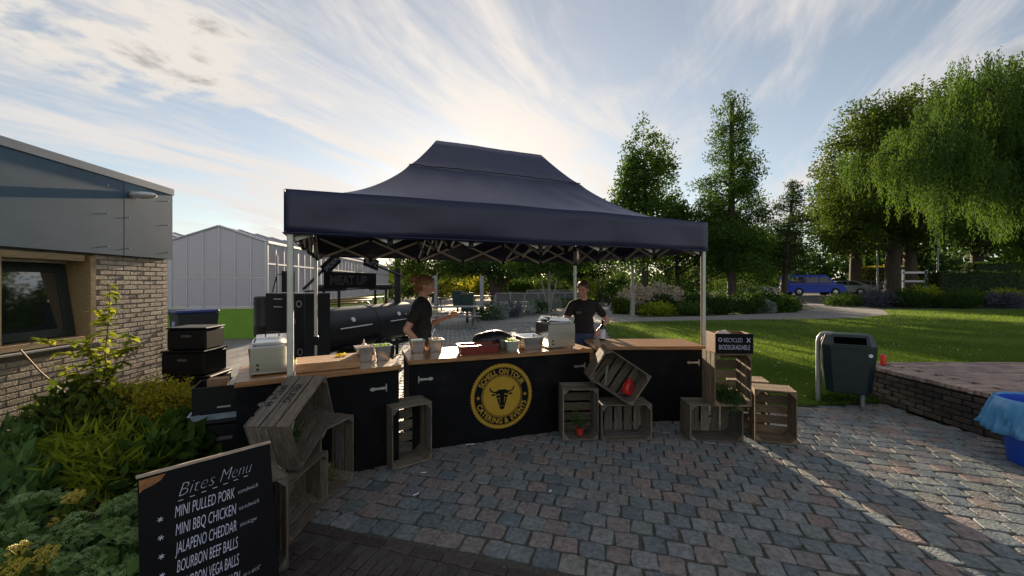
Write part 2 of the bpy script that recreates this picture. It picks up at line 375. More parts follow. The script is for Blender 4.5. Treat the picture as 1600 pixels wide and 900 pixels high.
for i in range(-66, 76):
    for j in range(-30, 130):
        off = .5*(j % 2)+.07*math.sin(j*2.1)
        u = (i+off)*CELL+rnd.uniform(-.006, .006); v_ = (j+.5)*CELL*1.02+rnd.uniform(-.005, .005)
        v_ += .05*math.sin(u*.9)
        x = O0.x+u*ca-v_*sa; y = O0.y+u*sa+v_*ca
        if v_ < -.0 or not inside(COB, x, y): continue
        if y > 9.5 and (i+j) % 1: continue
        pos.append((x, y))
vis = [p for p in pos if p[1] > 2.15 and abs(p[0]) < 1.3*p[1] and p[0] > -1.25 and not (p[1] > 3.75+.36*(p[0]+1) and p[0] < 2.4)]
vis.sort(key=lambda p: p[0]*p[0]*.0+p[1]); near = set(vis[:300])
cm = []
for k in range(8):
    vs, fs = cob_mesh(k, 0); mb = MB().add(vs, fs); me = mb.mesh('cobble', 28); me.materials.append(mt_cob); cm.append(me)
def cobM(x, y, s=1.0, r=rnd):
    return Matrix.Translation((x, y, r.uniform(-.006, .002))) @ Matrix.Rotation(CA+r.uniform(-.07, .07)+r.choice((0, math.pi/2, math.pi)), 4, 'Z') @ Euler((r.uniform(-.016, .016), r.uniform(-.016, .016), 0)).to_matrix().to_4x4() @ Matrix.Diagonal((r.uniform(.92, 1.05), r.uniform(.90, 1.04), 1, 1))
big = MB(); att = []
lodm = [(cob_mesh(20+k, 0), cob_mesh(40+k, 1)) for k in range(6)]
for p in pos:
    if p in near: ob('cobble', rnd.choice(cm), None, paving, cobM(*p))
    else:
        vs, fs = rnd.choice(lodm)[0 if p[1] < 6 else 1]; big.add(vs, fs, cobM(*p)); att += [rnd.random()]*len(fs)
me = bpy.data.meshes.new('cobblestones'); me.from_pydata(big.v, [], big.f)
a = me.attributes.new('rnd', 'FLOAT', 'FACE'); a.data.foreach_set('value', att)
o = ob('cobblestones', me, mt_cobA, paving); o['kind'] = 'stuff'
# clinker bricks beyond the border row
mb = MB().box((0, 0, -.022), (.195, .062, .05), None, .004); cl = mb.mesh('clinker_brick'); cl.materials.append(mt_clink)
mb = MB().box((0, 0, -.022), (.20, .075, .05), None, .004); clb = mb.mesh('clinker_brick'); clb.materials.append(mt_clink)
n = 0
for i in range(0, 12):                                   # soldier border along the cobbles
    u = -.15+i*.205; x = O0.x+u*ca+.045*sa; y = O0.y+u*sa-.045*ca
    ob('clinker_brick', clb, None, paving, rz(CA+rnd.uniform(-.02, .02), (x, y, rnd.uniform(-.004, .002))))
for i in range(-4, 36):
    for j in range(0, 7):
        u = -.3+i*.069; v_ = -.19-(j+.5*(i % 2))*.202
        x = O0.x+u*ca-v_*sa; y = O0.y+u*sa+v_*ca
        if y < 1.75 or x < -1.55: continue
        ob('clinker_brick', cl, None, paving, rz(CA+math.pi/2+rnd.uniform(-.02, .02), (x, y, rnd.uniform(-.005, .002))))
# litter on the stones; the strip under the emblem counter paints a sunlit bit
for k, (x, y, l, a) in enumerate([(650, 772, .05, .8), (735, 694, .09, .2), (662, 738, .05, .1), (860, 767, .03, 1.0)]):
    p = G(x, y, .012)
    tag(MB().box((0, 0, 0), (l, .012, .004), None, .001).build('scrap_and_lit_bit', mt_white, None, rz(a, p)),
        ['thin white paper strip lying on shaded cobbles left of the round emblem', 'white strip painted as a sunlit bit at the foot of the emblem counter',
         'small pale scrap in front of the upright crate by the counter', 'tiny pale crumb on the cobbles in front of the counter'][k], 'litter', 'litter on the cobbles')
# ---------------------------------------------------------------- raised terrace on the right
terr = struct(MB().box((10.12, 2.46, .205), (10, 6.9, .43)).build('terrace', mat('terrace_core', (.04, .035, .03), .95, var=.3)))
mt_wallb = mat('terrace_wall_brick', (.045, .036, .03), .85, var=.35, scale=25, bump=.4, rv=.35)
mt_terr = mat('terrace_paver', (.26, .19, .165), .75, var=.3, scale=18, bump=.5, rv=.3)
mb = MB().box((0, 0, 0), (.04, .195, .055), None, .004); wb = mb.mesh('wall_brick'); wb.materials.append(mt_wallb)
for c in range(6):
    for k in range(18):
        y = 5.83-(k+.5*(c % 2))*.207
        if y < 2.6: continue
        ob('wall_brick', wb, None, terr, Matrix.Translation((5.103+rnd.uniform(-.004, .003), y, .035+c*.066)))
mb = MB().box((0, 0, 0), (.30, .066, .052), None, .005); wc = mb.mesh('coping_brick'); wc.materials.append(mt_terr)
for k in range(46):
    ob('coping_brick', wc, None, terr, Matrix.Translation((5.225+rnd.uniform(-.006, .006), 5.86-k*.073, .448+rnd.uniform(-.003, .003))))
mb = MB().box((0, 0, 0), (.205, .10, .05), None, .006); tp = mb.mesh('terrace_paver'); tp.materials.append(mt_terr)
rest = MB(); cnt = 0
for j in range(0, 30):
    for i in range(0, 24):
        x = 5.49+(i+.5*(j % 2))*.212; y = 5.85-j*.107; z = .447+rnd.uniform(-.004, .004)
        if abs(x) > 1.33*y: 
            rest.box((x, y, z), (.205, .10, .05)); continue
        ob('terrace_paver', tp, None, terr, rz(rnd.uniform(-.02, .02), (x, y, z))); cnt += 1
o = rest.build('terrace_pavers', mt_terr, terr); o['kind'] = 'stuff'
# ---------------------------------------------------------------- brick building on the left
BM = frame((.097, -.9953, 0), (-5.13, 5.9, 0))
bld = thing('brick_building', 'low brick building with blue-grey fascia and a timber framed window at the left edge', 'building', BM)
wall = MB()
WX0, WX1, WZ0, WZ1 = 1.17, 3.6, .93, 1.97
wall.box((WX0/2, -.14, 1.0), (WX0, .28, 2.0)); wall.box(((WX1+5.2)/2, -.14, 1.0), (5.2-WX1, .28, 2.0)); wall.box(((WX0+WX1)/2, -.14, WZ0/2), (WX1-WX0, .28, WZ0))
wall.box(((WX0+WX1)/2, -.14, 1.985), (WX1-WX0, .28, .03))
wo = wall.build('wall', mt_mortar, bld)
inn = MB(); inn.box((.05, -2.2, 1.0), (.1, 3.8, 2.0)); inn.box((5.15, -2.2, 1.0), (.1, 3.8, 2.0)); inn.box((2.6, -4.1, 1.0), (5.2, .1, 2.0)); inn.box((2.6, -2.2, .03), (5.0, 3.7, .06))
inn.build('room_shell', mat('room_wall', (.10, .10, .095), .9), bld)
MB().box((2.6, -2.0, 2.48), (5.2, 4.0, .93)).build('roof', mt_cap, bld)
bmF = MB().box((0, 0, 0), (.205, .045, .05), None, .004).mesh('brick'); bmH = MB().box((0, 0, 0), (.098, .045, .05), None, .004).mesh('brick')
bmF.materials.append(mt_brick); bmH.materials.append(mt_brick)
far = MB(); nb = 0
for c in range(32):
    z = .033+c*.0623
    xs = []; x = 0.0; first = True
    while x < 5.1:
        l = .098 if (first and c % 2) else .205
        xs.append((x+l/2, l)); x += l+.011; first = False
    for xc, l in xs:
        a, b = xc-l/2, xc+l/2
        if z > WZ0-.03 and b > WX0-.02 and a < WX1+.02:
            if a < WX0-.13 : b = WX0-.035; l = b-a; xc = (a+b)/2
            else: continue
            ob('brick', bmH, None, wo, Matrix.Translation((xc, -.014, z)) @ Matrix.Diagonal((l/.098, 1, 1, 1))); nb += 1; continue
        if z < .40 or xc > 2.35: far.box((xc, -.014, z), (l, .045, .05))
        else:
            ob('brick', bmF if l > .15 else bmH, None, wo, Matrix.Translation((xc+rnd.uniform(-.002, .002), -.014+rnd.uniform(-.002, .002), z))); nb += 1
o = far.build('bricks', mt_brickA, wo); o['kind'] = 'stuff'
# fascia
for k, (a, b) in enumerate(((-.012, .813), (.821, 3.0), (3.008, 5.25))):
    p = MB().box(((a+b)/2, .035, 2.475), (b-a, .07, .95), None, .003).build('fascia_panel', mt_panel, bld)
    for sx in (.1, .9):
        for sz in (2.1, 2.5, 2.85):
            MB().lathe([(.006, 0), (.006, .004)], 8, Matrix.Translation((a+(b-a)*sx, .07, sz)) @ Matrix.Rotation(R(-90), 4, 'X')).build('screw', mt_alu, p)
MB().box((2.62, -.04, 3.0), (5.29, .25, .095), None, .004).build('roof_edge', mt_cap, bld)
lamp = MB().box((.70, .095, 2.80), (.10, .05, .09), None, .01).build('lamp_bracket', mt_alu, bld)
MB().ell((.72, .22, 2.80), (.085, .17, .045)).build('lamp_housing', mat('lamp_plastic', (.6, .6, .6), .4), lamp, None, 40)
# window
win = MB().box((WX0+.035, -.10, 1.45), (.07, .30, 1.04), None, .004).build('window_frame', mt_timber, bld)
def wpart(nm, c, d, mt, ch=.003, par=win): return MB().box(c, d, None, ch).build(nm, mt, par)
wpart('frame_head', ((WX0+WX1)/2+.07, -.10, 1.935), (WX1-WX0-.14, .30, .07), mt_timber)
wpart('frame_sill', ((WX0+WX1)/2+.07, -.10, 1.005), (WX1-WX0-.14, .31, .06), mt_timber)
wpart('metal_sill', ((WX0+WX1)/2, .0, .952), (WX1-WX0+.06, .22, .022), mt_alu)
wpart('mullion', (2.16, -.10, 1.47), (.07, .30, .868), mt_timber)
wpart('head_trim', (1.69, -.20, 1.885), (.85, .06, .03), mt_alu)
for a, b in ((1.245, 2.12), (2.20, 3.5)):
    SM = Matrix.Translation(((a+b)/2, -.12, 1.045)) @ Matrix.Rotation(R(8), 4, 'X'); wd = b-a-.02
    f = MB(); f.box((-wd/2+.045, 0, .41), (.09, .05, .82)); f.box((wd/2-.045, 0, .41), (.09, .05, .82)); f.box((0, 0, .045), (wd-.18, .05, .09)); f.box((0, 0, .775), (wd-.18, .05, .09))
    s = f.build('sash', mt_sash, bld, SM)
    gm = mat('window_glass', (.012, .016, .016), .03, spec=1.0, var=.02); gm.node_tree.nodes['Principled BSDF'].inputs['IOR'].default_value = 1.9
    MB().box((0, 0, .41), (wd-.17, .014, .66)).build('pane', gm, s)
# hose down the wall
tag(MB().tube([BM @ V(q) for q in ((2.05, .13, 1.0), (1.9, .16, .75), (1.72, .2, .5), (1.45, .28, .2), (1.25, .36, .02))], .008, 6).build('cane', mat('cane', (.2, .14, .08), .8), None, None, 60), 'thin bare cane leaning against the brick wall below the window', 'cane')
# ---------------------------------------------------------------- greenhouse
gd = V((-.12, .993, 0)).normalized()
GM = axes(V((-gd.y, gd.x, 0)), gd, V((0, 0, 1)), V((-7.3, 11.8, 0)))      # x to the left along the gable, y away
GM2 = axes(V((gd.y, -gd.x, 0)), gd, V((0, 0, 1)), V((-7.3, 11.8, 0)))     # x to the right
gh = thing('greenhouse', 'long glass greenhouse with lime green base panels behind the smoker', 'greenhouse', GM2)
BW, EZ, AZ, BZ, GL = 2.6, 2.87, 3.32, .90, 19.0
fr = MB()
for b in range(3):
    x0 = -BW*(b+1)
    for k in range(7):
        x = x0+BW*k/6; zt = EZ+(AZ-EZ)*(1-abs(k-3)/3); fr.box((x, 0, (BZ+zt)/2), (.045 if k % 6 else .09, .05, zt-BZ))
        if k == 6: continue
        xa, xb = x+.02, x0+BW*(k+1)/6-.02; z1 = EZ+(AZ-EZ)*(1-abs(k-3)/3); z2 = EZ+(AZ-EZ)*(1-abs(k-2)/3)
        for za, zb, zc, zd in ((BZ+.05, BZ+.05, 1.78, 1.78), (1.83, 1.83, z1-.03, z2-.03)):
            MB().add([(xa, -.008, za), (xb, -.008, zb), (xb, -.008, zd), (xa, -.008, zc), (xa, .008, za), (xb, .008, zb), (xb, .008, zd), (xa, .008, zc)],
                     [(0, 1, 2, 3), (7, 6, 5, 4), (0, 4, 5, 1), (1, 5, 6, 2), (2, 6, 7, 3), (3, 7, 4, 0)]).build('pane', mt_pane, gh)
    fr.box((x0+BW/2, 0, 1.805), (BW-.05, .03, .05)); fr.box((x0+BW/2, -.012, BZ+.02), (BW, .06, .045))
    for sx in (0, 1):                                   # roof edge bars and roof glass
        a_ = V((x0 if sx == 0 else x0+BW, 0, EZ)); t = V((x0+BW/2, 0, AZ)); fr.tube([a_+V((0, -.02, 0)), t+V((0, -.02, 0))], .035, 4)
        mbp = MB(); mbp.add([a_, t, t+V((0, GL, 0)), a_+V((0, GL, 0)), a_+V((0, 0, .012)), t+V((0, 0, .012)), t+V((0, GL, .012)), a_+V((0, GL, .012))], [(0, 1, 2, 3), (7, 6, 5, 4), (0, 4, 5, 1), (1, 5, 6, 2), (2, 6, 7, 3), (3, 7, 4, 0)])
        mbp.build('roof_glass', mt_pane, gh)
        for q in range(1, 18):
            y = GL*q/18; fr.tube([a_+V((0, y, .03)), t+V((0, y, .03))], .02, 4)
NC = 34
for k in range(NC+1):
    y = GL*k/NC; fr.box((0, y, (BZ+EZ)/2), (.05, .05 if k % 4 else .10, EZ-BZ))
    if k == NC: continue
    ya, yb = y+.03, GL*(k+1)/NC-.03
    MB().box((0, (ya+yb)/2, (BZ+.05+2.2)/2), (.014, yb-ya, 2.2-BZ-.05)).build('pane', mt_pane, gh)
    MB().box((0, (ya+yb)/2, (2.25+EZ-.05)/2), (.014, yb-ya, EZ-.05-2.25)).build('pane', mt_pane, gh)
fr.box((0, GL/2, EZ), (.12, GL, .07)); fr.box((0, GL/2, 2.225), (.06, GL, .05)); fr.box((.012, GL/2, BZ+.02), (.06, GL, .045))
fr.build('frame', mt_ghframe, gh)
for k in range(3): MB().box((-BW*(k+.5), 0, BZ/2), (BW-.01, .06, BZ-.02)).build('base_panel', mt_green, gh)
for a_, b_ in ((.03, 4.5), (5.3, 9.5), (9.51, 14), (14.01, 18.9)): MB().box((0, (a_+b_)/2, BZ/2), (.06, b_-a_, BZ-.02)).build('base_panel', mt_green, gh)
MB().box((0, 4.9, BZ/2), (.06, .78, BZ-.02)).build('base_panel', mt_ghframe, gh)
# ---------------------------------------------------------------- party tent
TA = V((-1.77, 3.10, 0)); tx = V((.922, .387, 0)).normalized(); TM = frame(tx, TA)
tent = thing('party_tent', 'navy blue pop-up party tent with twin-peaked roof over the food stall', 'tent', TM)
TW, TD, Z0, Z1, ZP = 4.5, 3.0, 2.03, 2.38, 3.47
FLc, FRc, BLc, BRc = V((0, 0, 0)), V((TW, 0, 0)), V((0, TD, 0)), V((TW, TD, 0)); PLc, PRc = V((TW/3, TD/2, 0)), V((TW*2/3, TD/2, 0))
def lerp(a, b, t): return a+(b-a)*t
def rg(s):                                             # fabric profile eave -> peak, pressed up by the truss at .74
    g = s*s*.93+.07*s
    return g+.012*math.exp(-((s-.74)/.03)**2)
canopy = MB()
def panel(a, b, pa, pb, ns=30, nt=44):
    vs = []; fs = []
    for i in range(ns+1):
        s = i/ns
        for j in range(nt+1):
            t = j/nt; p = lerp(lerp(a, b, t), lerp(pa, pb, t), s)
            edge = math.sin(math.pi*t)
            z = Z1+(ZP-Z1)*rg(s)
            sag = .035*edge*math.sin(math.pi*min(1, s/.74))*(1 if s < .74 else 0)+.02*edge*math.sin(math.pi*max(0, (s-.74)/.26))
            wr = noise.noise(V((p.x*1.3, p.y*1.3, 3)))*.03*edge+noise.noise(V((p.x*4, p.y*4, 8)))*.008*edge+.006*math.sin(t*46+s*9)*math.exp(-((s-.45)/.2)**2)*math.exp(-min(t, 1-t)/.16)*9*s*edge
            vs.append((p.x, p.y, z+sag*.6*(1-s)+wr))
    for i in range(ns):
        for j in range(nt): fs.append((i*(nt+1)+j, i*(nt+1)+j+1, (i+1)*(nt+1)+j+1, (i+1)*(nt+1)+j))
    canopy.add(vs, fs)
panel(FLc, FRc, PLc, PRc); panel(FRc, BRc, PRc, PRc); panel(BRc, BLc, PRc, PLc); panel(BLc, FLc, PLc, PLc)
me = canopy.mesh('canopy', 35); co = ob('canopy', me, mt_fabric, tent)
sd = co.modifiers.new('thickness', 'SOLIDIFY'); sd.thickness = .003
def valance(a, b, nrm):
    mb = MB(); n = 60; vs = []; fs = []
    for i in range(n+1):
        t = i/n; p = lerp(a, b, t); e = math.sin(math.pi*t)
        for k in range(6):
            q = k/5; w_ = (.045*noise.noise(V((p.x*1.5, p.y*1.5, q*1.2)))+.008*math.sin(t*34+3*math.sin(t*9)))*q*min(1, e*4)
            vs.append((p.x+nrm.x*(.012+w_), p.y+nrm.y*(.012+w_), Z1+.004-(Z1-Z0)*q+.022*noise.noise(V((t*5, q*.6, 1)))*e+ (.02*e if q == 0 else 0)))
    for i in range(n):
        for k in range(5): fs.append((i*6+k, i*6+k+1, (i+1)*6+k+1, (i+1)*6+k))
    mb.add(vs, fs); o = mb.build('valance', mt_fabric, tent, None, 60); s = o.modifiers.new('thickness', 'SOLIDIFY'); s.thickness = .003; return o
for a_, b_, nn in ((FLc, FRc, V((0, -1, 0))), (FRc, BRc, V((1, 0, 0))), (BRc, BLc, V((0, 1, 0))), (BLc, FLc, V((-1, 0, 0)))):
    v_ = valance(a_+nn*.0, b_, nn)
    MB().tube([lerp(a_, b_, t)+nn*.017+V((0, 0, Z0+.012)) for t in (0, .25, .5, .75, 1)], .006, 5).build('hem', mt_fabric, v_)
# seam cord pressed over the truss
s_ = .735; q = [lerp(lerp(FLc, FRc, t), lerp(PLc, PRc, t), s_) for t in np.linspace(0, 1, 25)]
MB().tube([p+V((0, 0, Z1+(ZP-Z1)*rg(s_)+.012*math.sin(math.pi*i/24)+.012+.012*noise.noise(V((i*.6, 0, 0))))) for i, p in enumerate(q)], .006, 5).build('seam', mat('seam', (.008, .008, .016), .8), co)
mt_leg = mat('tent_aluminium', (.55, .54, .50), .45, .6, var=.1)
for c_ in (FLc, FRc, BLc, BRc):
    ix = .03 if c_.x == 0 else -.03; iy = .03 if c_.y == 0 else -.03; p = c_+V((ix, iy, 0))
    lg = MB().box((p.x, p.y, 1.54), (.045, .045, 1.52), None, .005).build('leg', mt_leg, tent)
    MB().box((p.x, p.y, .42), (.035, .035, .75), None, .004).build('inner_leg', mt_leg, lg)
    MB().box((p.x, p.y, .80), (.075, .075, .13), None, .008).build('leg_clamp', mt_dark, lg)
    MB().box((p.x, p.y, .03), (.14, .14, .03), None, .004).build('foot_plate', mt_dark, lg)
    MB().box((p.x, p.y, 2.29), (.056, .056, .09), None, .008).build('corner_bracket', mt_dark, lg)
def scissor(a, b, n, zl, zh):
    for i in range(n):
        p, q = lerp(a, b, i/n), lerp(a, b, (i+1)/n); m_ = (p+q)/2; d_ = (b-a).normalized(); s1 = V((-d_.y, d_.x, 0))*.012
        for z1, z2, sg in ((zl, zh, 1), (zh, zl, -1)):
            P1, P2 = V((p.x, p.y, z1))+s1*sg, V((q.x, q.y, z2))+s1*sg; t = (P2-P1); L = t.length; t.normalize(); y_ = V((-d_.y, d_.x, 0)); z_ = t.cross(y_)
            MB().box((0, 0, 0), (L, .014, .032), axes(t, y_, z_, (P1+P2)/2)).build('truss_bar', mt_leg, tent)
        MB().box((q.x, q.y, zl), (.05, .05, .05), None, .006).build('truss_joint', mt_dark, tent)
        MB().box((q.x, q.y, zh), (.05, .05, .05), None, .006).build('truss_joint', mt_dark, tent)
e = .06
scissor(FLc+V((e, e, 0)), FRc+V((-e, e, 0)), 6, 2.00, 2.31); scissor(BLc+V((e, -e, 0)), BRc+V((-e, -e, 0)), 6, 2.00, 2.31)
scissor(FLc+V((e, .12, 0)), BLc+V((e, -.12, 0)), 4, 2.00, 2.31); scissor(FRc+V((-e, .12, 0)), BRc+V((-e, -.12, 0)), 4, 2.00, 2.31)
for pk, x in ((PLc, TW/3), (PRc, TW*2/3)):
    scissor(V((x, .1, 0)), V((x, TD-.1, 0)), 4, 2.05, 2.34)
    MB().tube([V((x, TD/2, 2.1)), V((x, TD/2, ZP-.02))], .02, 8).build('peak_pole', mt_leg, tent)
# ---------------------------------------------------------------- bar counters
def counter(A, B, depth, label, htop=.90, hinges=()):
    A, B = V((*A, 0)), V((*B, 0)); d_ = (B-A); L = d_.length; M_ = frame(d_, A)
    t = thing('bar_counter', label, 'counter', M_, 'black bar counters of the food stall')
    MB().box((L/2, .014, (htop-.045)/2-.010), (L, .022, htop-.026), None, .002).build('front_panel', mt_ply, t)
    for x in (.011, L-.011): MB().box((x, depth/2, (htop-.045)/2), (.02, depth-.06, htop-.05), None, .002).build('side_panel', mt_ply, t)
    np_ = 4; pw = (depth+.06)/np_
    for i in range(np_):
        MB().box((L/2, -.04+pw*(i+.5), htop-.0215), (L+.02, pw-.004, .043), None, .003).build('top_plank', mt_top, t)
    MB().box((L/2, depth*.5, .35), (L-.05, depth-.1, .02)).build('shelf', mt_ply, t)
    for x, flip in hinges:
        hb = MB(); hb.box((x, -.0, htop-.20), (.012, .012, .07), None, .002); s = -1 if flip else 1
        hb.prism([(0, -.012), (s*.10, -.009), (s*.105, -.016), (s*.13, -.014), (s*.145, 0), (s*.13, .014), (s*.105, .016), (s*.10, .009), (0, .012)], 0, .006, axes(V((1, 0, 0)), V((0, 0, 1)), V((0, -1, 0)), V((x, .003, htop-.20))))
        h_ = hb.build('strap_hinge', mt_alu, t)
    return t, M_, L
ctL, ML, LL = counter((-2.10, 3.02), (-1.04, 3.655), .60, 'short black counter on the left carrying the steel warmer and butcher block', .90, ((1.12, True), (.28, True)))
ctM, MM, LM = counter((-1.00, 3.86), (.90, 4.575), .62, 'black counter in the middle with the round gold bull emblem', .90, ((.09, False), (1.96, True)))
ctR, MR, LR = counter((.99, 4.72), (2.29, 4.735), .58, 'black counter on the right with an empty orange-brown wooden top', .90, ((1.24, True),))
MB().box((-.045, .05, .70), (.05, .05, .30), None, .003).build('sunlit_edge_block', mt_top, ctR)  # added wood block standing in for the sunlit counter edge at the gap
# emblem
CX, CZ = .955, .455; ER = .348
EMX = axes(V((1, 0, 0)), V((0, 0, 1)), V((0, -1, 0)), V((CX, .0005, CZ)))
em = MB(); N_ = 144
em.prism([(ER*(1 if k % 2 else .955)*math.cos(2*math.pi*k/N_), ER*(1 if k % 2 else .955)*math.sin(2*math.pi*k/N_)) for k in range(N_)], 0, .003)
emb = em.build('emblem', mt_gold, ctM, EMX)
def ring(mb, r0, r1, z, n=72):
    vs = []; fs = []
    for k in range(n):
        a_ = 2*math.pi*k/n
        for r in (r0, r1): vs.append((r*math.cos(a_), r*math.sin(a_), z))
    for k in range(n): b_ = (k+1) % n; fs.append((2*k, 2*k+1, 2*b_+1, 2*b_))
    mb.add(vs, fs)
rg_ = MB(); ring(rg_, ER*.875, ER*.885, .0042); ring(rg_, ER*.845, ER*.865, .0042); ring(rg_, ER*.655, ER*.845, .0042); ring(rg_, ER*.63, ER*.645, .0042); ring(rg_, ER*.60, ER*.615, .0042)
textmesh(rg_, 'emblem_rings', mt_blackprint, emb)
lt = MB()
def arc_text(body, a0, a1, r, size, inward):
    n = len(body); ws = [max(text_w(c, size, .002), size*.28) if c != ' ' else size*.3 for c in body]; tot = sum(ws); ac = 0
    for c, w_ in zip(body, ws):
        f_ = (ac+w_/2)/tot; ac += w_; a_ = R(a0+(a1-a0)*f_)
        if c == ' ': continue
        up = V((math.cos(a_), math.sin(a_), 0)) * (-1 if inward else 1); rt = V((up.y, -up.x, 0))
        o_ = V((math.cos(a_)*r, math.sin(a_)*r, .0050))
        put_text(lt, c, size, axes(rt, up, V((0, 0, 1)), o_-up*size*.345-rt*(w_/2)), .92, .002)
arc_text('SCHELL ON TOUR', 155, 25, ER*.75, .075, False); textmesh(lt, 'emblem_lettering', mt_gold, emb); lt = MB()
arc_text('CATERING & EVENTS', 195, 345, ER*.75, .075, True); textmesh(lt, 'emblem_lettering', mt_gold, emb)
for sx in (-1, 1):
    lt = MB(); lt.add([(sx*ER*.75+ER*.07*(1 if k % 2 == 0 else .42)*math.sin(math.pi*k/5), ER*.07*(1 if k % 2 == 0 else .42)*math.cos(math.pi*k/5), .005) for k in range(10)], [tuple(range(10))[::-1]]); textmesh(lt, 'emblem_star', mt_gold, emb)
bh = MB(); S_ = ER
half = [(0, .195), (.03, .20), (.10, .20), (.16, .17), (.19, .12), (.20, .04), (.165, -.06), (.14, -.165), (.10, -.25), (.085, -.34), (.05, -.395), (0, -.405)]
def both(poly, z):
    for s in (1, -1): bh.add([(s*x*S_, y*S_, z) for x, y in poly], [tuple(range(len(poly)))])
for i in range(len(half)-1): both([half[i], half[i+1], (0, half[i+1][1]), (0, half[i][1])] if half[i][0] > 0 else [half[i], half[i+1], (0, half[i+1][1])], .0040)
for q in ([(.17, .155), (.26, .15), (.25, .105), (.185, .10)], [(.26, .15), (.33, .19), (.35, .145), (.25, .105)], [(.33, .19), (.37, .25), (.41, .23), (.35, .145)], [(.37, .25), (.385, .31), (.41, .23)]): both(q, .0040)
both([(.20, .08), (.30, .085), (.35, .06), (.29, .02), (.23, .03)], .0040)
textmesh(bh, 'emblem_bull', mt_blackprint, emb)
bh = MB()
both([(.06, .05), (.17, .02), (.19, .045), (.10, .075)], .0052); both([(.075, -.02), (.09, -.02), (.075, -.20), (.062, -.20)], .0052); both([(.09, -.06), (.15, -.05), (.13, -.08)], .0052)
both([(.02, -.30), (.06, -.28), (.055, -.31)], .0052)
textmesh(bh, 'emblem_face_lines', mt_gold, emb)
# ---------------------------------------------------------------- crates
CL, CW, CD = .545, .375, .295
def cbx(d, ch): return MB().box((0, 0, 0), d, None, ch).mesh('slat')
me_bot = cbx((CW-.004, .088, .010), .002); me_side = cbx((CL, .084, .011), .002); me_end = cbx((CW-.024, .138, .016), .002)
mb = MB().prism([(0, 0), (.05, 0), (0, .05)], 0, CD-.012); me_post = mb.mesh('corner_post')
def crate(label, M_, mt=mt_crate, name='wooden_crate'):
    t = thing(name, label, 'crate', M_, 'old wooden fruit crates round the stall')
    def part(me, nm, M2):
        o = bpy.data.objects.new(nm, me); C.objects.link(o); o.parent = t; o.matrix_basis = M2
        if not me.materials: me.materials.append(mt_crate)
        o.material_slots[0].link = 'OBJECT'; o.material_slots[0].material = mt; return o
    r90 = Matrix.Rotation(R(90), 4, 'Z')
    for k in range(5): part(me_bot, 'bottom_slat', Matrix.Translation((-CL/2+.052+k*(CL-.104)/4, 0, .005+rnd.uniform(0, .001))) @ rz(rnd.uniform(-.008, .008)) @ r90)
    for s in (-1, 1):
        for k in range(3): part(me_side, 'side_slat', Matrix.Translation((0, s*(CW/2-.0055), .012+.046+k*.0955)) @ Matrix.Rotation(R(90), 4, 'X') @ rz(rnd.uniform(-.006, .006)))
        for k in range(2): part(me_end, 'end_board', Matrix.Translation((s*(CL/2-.010), 0, .012+.071+k*.1425)) @ r90 @ Matrix.Rotation(R(90), 4, 'X'))
        for s2 in (-1, 1):
            part(me_post, 'corner_post', axes(V((-s, 0, 0)), V((0, -s2, 0)), V((0, 0, 1)), V((s*(CL/2-.019), s2*(CW/2-.012), .012))))
    return t
UP = V((0, 0, 1))
def upright(p_left, p_right, z=0.0):       # stands on its end, open side faces the viewer; front bottom corners given
    a, b = V((p_left[0], p_left[1], 0)), V((p_right[0], p_right[1], 0)); y = (b-a).normalized(); n = V((y.y, -y.x, 0))   # open direction
    c = (a+b)/2; o_ = c-n*CD+UP*(z+CL/2)
    return axes(UP, -y if UP.cross(-y).dot(n) > 0 else y, n, o_)
def lying(p_left, p_right, z=0.0):         # on its long side, open side faces the viewer
    a, b = V((p_left[0], p_left[1], 0)), V((p_right[0], p_right[1], 0)); x = (b-a).normalized(); n = V((x.y, -x.x, 0)); c = (a+b)/2
    return axes(x, UP, n, c-n*CD+UP*(z+CW/2)) if x.cross(UP).dot(n) > 0 else axes(-x, UP, n, c-n*CD+UP*(z+CW/2))
zc = .004
crate('upright grey crate standing alone in front of the left counter', upright((-1.05, 3.47), (-.74, 3.69), zc))
crate('upright crate holding a small potted plant, right of the emblem', upright((.53, 4.12), (.905, 4.14), zc))
crate('crate on its long side beneath the tilted crate', lying((.925, 4.12), (1.47, 4.15), zc))
ang = R(-33.5); xa = V((math.cos(ang), 0, math.sin(ang))); ya_ = V((-math.sin(ang), 0, math.cos(ang)))
tM = axes(xa, ya_, V((0, -1, 0)), V((1.118, 4.40, .672)))
crate('tilted crate holding a red bottle, propped across two other crates', tM)
crate('crate on its long side at the bottom of the stack under the black lettered box', lying((1.85, 4.13), (2.395, 4.10), zc))
crate('upright crate with trailing greens, standing on another crate below the lettered box', upright((2.075, 4.06), (2.45, 4.05), zc+CW+.004), mt_cratewarm)
crate('upright crate at the right end of the stack, nearest the lawn', upright((2.53, 4.12), (2.87, 4.0), zc), mt_cratewarm)
crate('pale crate standing half hidden behind the rightmost crate', upright((2.50, 4.50), (2.86, 4.40), zc), mt_cratewarm)
